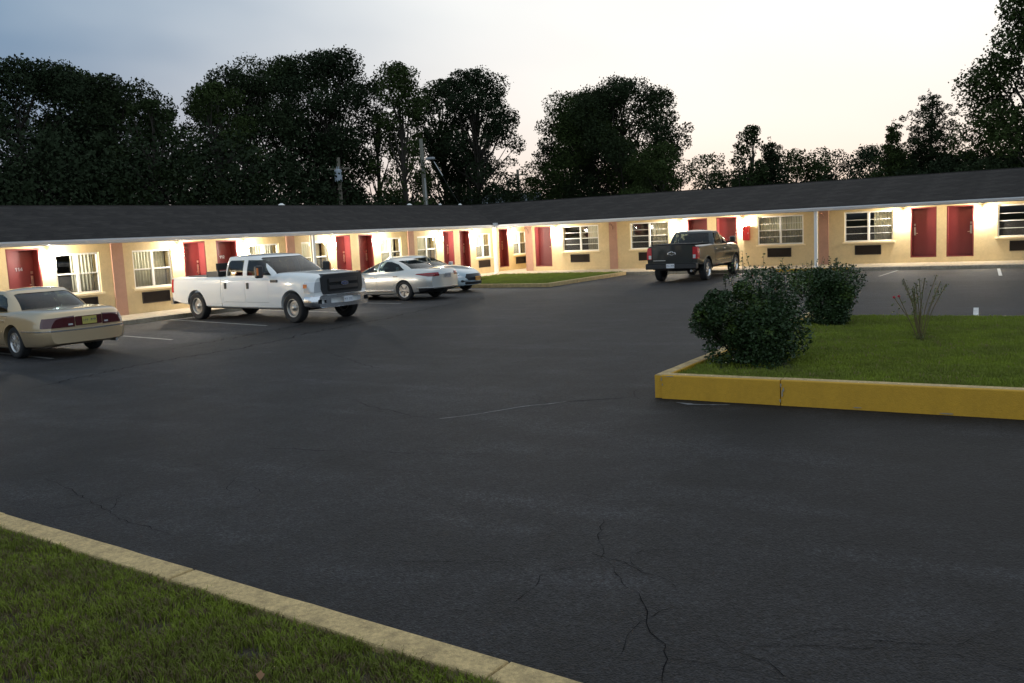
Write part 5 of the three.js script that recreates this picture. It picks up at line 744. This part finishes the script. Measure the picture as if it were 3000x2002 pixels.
/* ---- pale blue hatchback, nose out beside the corner lawn */
{
  const wb = 2.70, P = paint(0.42, 0.50, 0.54, 0.3, 0.32);
  const S = { wb, R: 0.315, tw: 0.2, ri: 0.205, track: 1.54, rim: 'alloy5', arch: 0.36, paint: P,
    body: { x0: -0.80, x1: 3.62, my: 0.6, ks: 0.90, kb: 0.91, bot: pchip([[-0.8, 0.36], [-0.4, 0.26], [0.4, 0.21], [2.3, 0.21], [3.2, 0.22], [3.62, 0.28]]), top: pchip([[-0.8, 0.94], [-0.6, 1.02], [0.2, 1.02], [1.8, 1.02], [2.3, 1.01], [2.9, 0.93], [3.3, 0.82], [3.5, 0.70], [3.62, 0.54]]), sh: pchip([[-0.8, 0.80], [0, 0.92], [1.4, 0.90], [2.4, 0.84], [3.2, 0.72], [3.62, 0.46]]), w: pchip([[-0.8, 0.70], [-0.5, 0.84], [0, 0.885], [2.4, 0.885], [3.1, 0.85], [3.45, 0.72], [3.62, 0.52]]), bulge: pchip([[-0.8, -0.1], [0, 0], [2.7, 0], [3.62, 0.20]]) },
    cabin: { levels: [[0.92, -0.74, 2.46, 0.80], [1.06, -0.62, 2.14, 0.77], [1.23, -0.42, 1.70, 0.69], [1.37, -0.10, 1.20, 0.60]], crown: 0.06, n: 5, bf: 0.2, br: 0.14 },
    doors: [{ poly: [[1.16, 0.28], [2.10, 0.28], [2.14, 0.86], [1.16, 0.88]], handle: [1.30, 0.80] }, { poly: [[0.42, 0.28], [1.14, 0.28], [1.14, 0.88], [0.2, 0.88], [0.2, 0.68], [0.42, 0.5]], handle: [0.36, 0.82] }],
    panes: [{ name: 'side_window', mat: CARM.tint, poly: [[1.14, 0.98], [2.06, 0.97], [1.72, 1.17], [1.36, 1.30], [1.12, 1.32]] }, { name: 'side_window', mat: CARM.tint, poly: [[-0.10, 1.02], [1.08, 0.98], [1.06, 1.32], [0.5, 1.31], [0.1, 1.22]] },
      { name: 'windscreen', prism: endPrism([[-0.70, 0.98], [0.70, 0.98], [0.54, 1.325], [-0.54, 1.325]], 1.1, 2.7) }, { name: 'rear_window', prism: endPrism([[-0.55, 1.12], [0.55, 1.10], [0.46, 1.31], [-0.46, 1.31]], -0.9, 0.0) }] };
  const c = buildCar('hatchback', 'pale blue hatchback parked nose out beside the corner lawn', 'car', [2.62, 11.62], [1, 0.02], S);
  seats(c, [[1.05, 0.36, 0.48, 0.12], [1.05, -0.36, 0.48, 0.12], [0.1, 0, 1.1, 0.05]], 1.0);
  for (const s of [1, -1]) {
    const h = part('headlight', c); mesh('lens', loftPatch(S, 0.012, sidePrism([[2.75, 0.80], [3.35, 0.55], [3.62, 0.55], [3.3, 0.76], [2.8, 0.90]], s > 0 ? 0.52 : -1, s > 0 ? 1 : -0.52)), CARM.clear, h); mesh('lamp_bowl', (() => { const g = new THREE.SphereGeometry(0.05, 10, 8); g.translate(3.42, 0.66, s * 0.64); return g; })(), CARM.chrome, h);
    mesh('fog_light', loftPatch(S, 0.010, endPrism(ell(s * 0.60, 0.42, 0.05, 0.045, 12), 3.0, 4.0)), CARM.trim, c);
    const m = part('wing_mirror', c); mesh('mirror_housing', rbox(1.90, 2.02, 0.98, 1.11, s * 0.82, s * 0.99, 0.035, 3), P, m); mesh('mirror_arm', box(1.93, 2.0, 0.97, 1.01, s * 0.74, s * 0.85), CARM.trim, m);
    mesh('taillight', loftPatch(S, 0.008, box(-1.2, -0.45, 0.72, 0.95, s > 0 ? 0.6 : -1, s > 0 ? 1 : -0.6)), CARM.red, c);
  }
  mesh('front_grille', loftPatch(S, 0.012, endPrism([[-0.40, 0.44], [0.40, 0.44], [0.50, 0.56], [0.42, 0.68], [-0.42, 0.68], [-0.50, 0.56]], 3.2, 4.2)), CARM.trim, c);
  mesh('lower_intake', loftPatch(S, 0.012, endPrism(rr(-0.52, 0.52, 0.29, 0.385, 0.03), 3.2, 4.2)), CARM.liner, c);
  plate(c, 3.845, 0.50, 0, 1, CARM.plateOrange, 'FBK 4471');
}

/* ---- black crew-cab pickup, nose to the right wing */
{
  const wb = 3.645, P = paint(0.018, 0.019, 0.017, 0.2, 0.28);
  const S = { wb, R: 0.405, tw: 0.275, ri: 0.255, track: 1.74, rim: 'alloy6', rimM: CARM.chrome, arch: 0.475, archY: 0.02, paint: P, under: 0.40,
    body: { x0: -1.16, x1: 4.58, my: 0.5, ks: 0.955, kb: 0.95, bot: pchip([[-1.16, 0.66], [-0.6, 0.60], [0.6, 0.50], [3.0, 0.50], [4.2, 0.50], [4.58, 0.54]]), top: pchip([[-1.16, 1.375], [0.75, 1.365], [0.9, 1.34], [2.8, 1.32], [3.1, 1.33], [3.9, 1.28], [4.4, 1.20], [4.58, 1.12]]), sh: pchip([[-1.16, 1.28], [0.8, 1.27], [2.8, 1.22], [3.8, 1.15], [4.58, 0.98]]), w: pchip([[-1.16, 0.97], [-0.8, 0.995], [0.6, 1.0], [3, 1.0], [4.1, 0.99], [4.45, 0.93], [4.58, 0.84]]), bulge: pchip([[-1.16, -0.02], [0, 0], [3.6, 0], [4.58, 0.1]]) },
    cuts: [box(-1.08, 0.72, 0.84, 1.6, -0.80, 0.80), box(0.83, 0.85, 0.4, 1.6, 0.88, 1.2), box(0.83, 0.85, 0.4, 1.6, -1.2, -0.88), box(-1.4, -1.02, 0.66, 1.27, 0.765, 0.775), box(-1.4, -1.02, 0.66, 1.27, -0.775, -0.765)],
    cabin: { levels: [[1.26, 0.86, 3.22, 0.925], [1.42, 0.90, 2.96, 0.90], [1.64, 1.02, 2.50, 0.82], [1.80, 1.16, 2.14, 0.75]], crown: 0.075, n: 8, bf: 0.16, br: 0.06 },
    doors: [{ poly: [[1.98, 0.60], [2.96, 0.60], [2.98, 1.21], [1.98, 1.24]], handle: [2.12, 1.12, CARM.chrome], mould: [2.0, 2.94, 0.70, 0.735, CARM.chrome] }, { poly: [[0.94, 0.60], [1.955, 0.60], [1.955, 1.24], [0.94, 1.255]], handle: [1.08, 1.13, CARM.chrome], mould: [0.97, 1.94, 0.70, 0.735, CARM.chrome] }],
    panes: [{ name: 'side_window', mat: CARM.tint, poly: [[1.10, 1.34], [1.90, 1.33], [1.90, 1.73], [1.30, 1.73], [1.18, 1.62]] }, { name: 'side_window', mat: CARM.glass, poly: [[2.04, 1.33], [2.90, 1.32], [2.62, 1.52], [2.36, 1.69], [2.04, 1.73]] },
      { name: 'windscreen', prism: endPrism([[-0.78, 1.32], [0.78, 1.32], [0.66, 1.75], [-0.66, 1.75]], 2.0, 3.4) }, { name: 'rear_window', mat: CARM.tint, prism: endPrism([[-0.74, 1.36], [0.74, 1.36], [0.66, 1.74], [-0.66, 1.74]], 0.6, 1.4) }] };
  const c = buildCar('pickup_truck', 'black crew cab pickup facing the right wing, tailgate towards the camera', 'truck', [12.72, 7.05], [-0.03, -1], S);
  seats(c, [[1.95, 0.42, 0.5, 0.12], [1.95, -0.42, 0.5, 0.12], [1.2, 0, 1.3, 0.03]], 1.36);
  mesh('bed_liner', rbox(-1.07, 0.71, 0.78, 0.845, -0.79, 0.79, 0.01), CARM.under, c); mesh('bed_cover', rbox(-1.10, 0.74, 1.375, 1.405, -0.86, 0.86, 0.012), CARM.liner, c);
  for (const s of [1, -1]) {
    const b = (a, q) => s > 0 ? [a, q] : [-q, -a];
    const tl = part('taillight', c); { const [a, q] = b(0.79, 1.1); mesh('lens', loftPatch(S, 0.012, box(-1.4, -0.98, 0.86, 1.29, a, q)), CARM.redBright, tl); mesh('reversing_light', loftPatch(S, 0.018, box(-1.5, -1.05, 0.88, 1.01, s > 0 ? 0.80 : -0.90, s > 0 ? 0.90 : -0.80)), CARM.clear, tl); }
    const m = part('wing_mirror', c); mesh('mirror_arm', box(2.82, 2.90, 1.32, 1.37, s * 0.86, s * 1.02), CARM.trim, m); mesh('mirror_housing', rbox(2.78, 2.92, 1.33, 1.56, s * 0.99, s * 1.20, 0.05, 3), P, m);
    mesh('headlight', loftPatch(S, 0.008, box(4.1, 4.9, 0.88, 1.06, s > 0 ? 0.6 : -1, s > 0 ? 1 : -0.6)), CARM.clear, c);
    mesh('arch_moulding', (() => { const g = new THREE.TorusGeometry(0.49, 0.022, 6, 28, Math.PI); g.translate(0, S.R + 0.02, s * 0.99); return g; })(), P, c); mesh('arch_moulding', (() => { const g = new THREE.TorusGeometry(0.49, 0.022, 6, 28, Math.PI); g.translate(wb, S.R + 0.02, s * 0.985); return g; })(), P, c);
  }
  { const b = part('rear_bumper', c); mesh('bumper_bar', rbox(-1.36, -1.12, 0.50, 0.70, -0.98, 0.98, 0.035, 3), CARM.trim, b); mesh('step_pad', rbox(-1.37, -1.13, 0.695, 0.715, -0.95, 0.95, 0.006), CARM.under, b); }
  { const e = part('emblem', c), s = new THREE.Shape([[-0.16, -0.035], [-0.055, -0.035], [-0.045, -0.065], [0.06, -0.065], [0.07, -0.035], [0.16, -0.035], [0.14, 0.035], [0.045, 0.035], [0.035, 0.065], [-0.065, 0.065], [-0.075, 0.035], [-0.14, 0.035]].map(p => new THREE.Vector2(...p))), g = new THREE.ExtrudeGeometry(s, { depth: 0.008, bevelEnabled: true, bevelSize: 0.006, bevelThickness: 0.005, bevelSegments: 2 }); g.rotateY(-Math.PI / 2); g.translate(-1.195, 1.07, 0); mesh('emblem_rim', g, CARM.chrome, e); const s2 = new THREE.Shape(s.getPoints().map(p => p.multiplyScalar(0.80))), g2 = new THREE.ExtrudeGeometry(s2, { depth: 0.006, bevelEnabled: false }); g2.rotateY(-Math.PI / 2); g2.translate(-1.206, 1.07, 0); mesh('emblem_field', g2, M(0.05, 0.045, 0.03, 0.3), e); }
  mesh('tailgate_trim', rbox(-1.20, -1.185, 0.80, 0.83, -0.72, -0.25, 0.004), CARM.steelRim, c);
  plate(c, -1.375, 0.62, 0, -1, CARM.plateWhite, 'KLN 2206'); mesh('exhaust_pipe', (() => { const g = new THREE.CylinderGeometry(0.045, 0.045, 0.35, 12); g.rotateZ(Math.PI / 2); g.translate(-1.0, 0.42, 0.72); return g; })(), CARM.chrome, c);
  mesh('spare_wheel', (() => { const g = new THREE.CylinderGeometry(0.36, 0.36, 0.2, 24); g.translate(-0.62, 0.50, 0); return g; })(), CARM.tyre, c);
}
renderer.render(scene, camera);
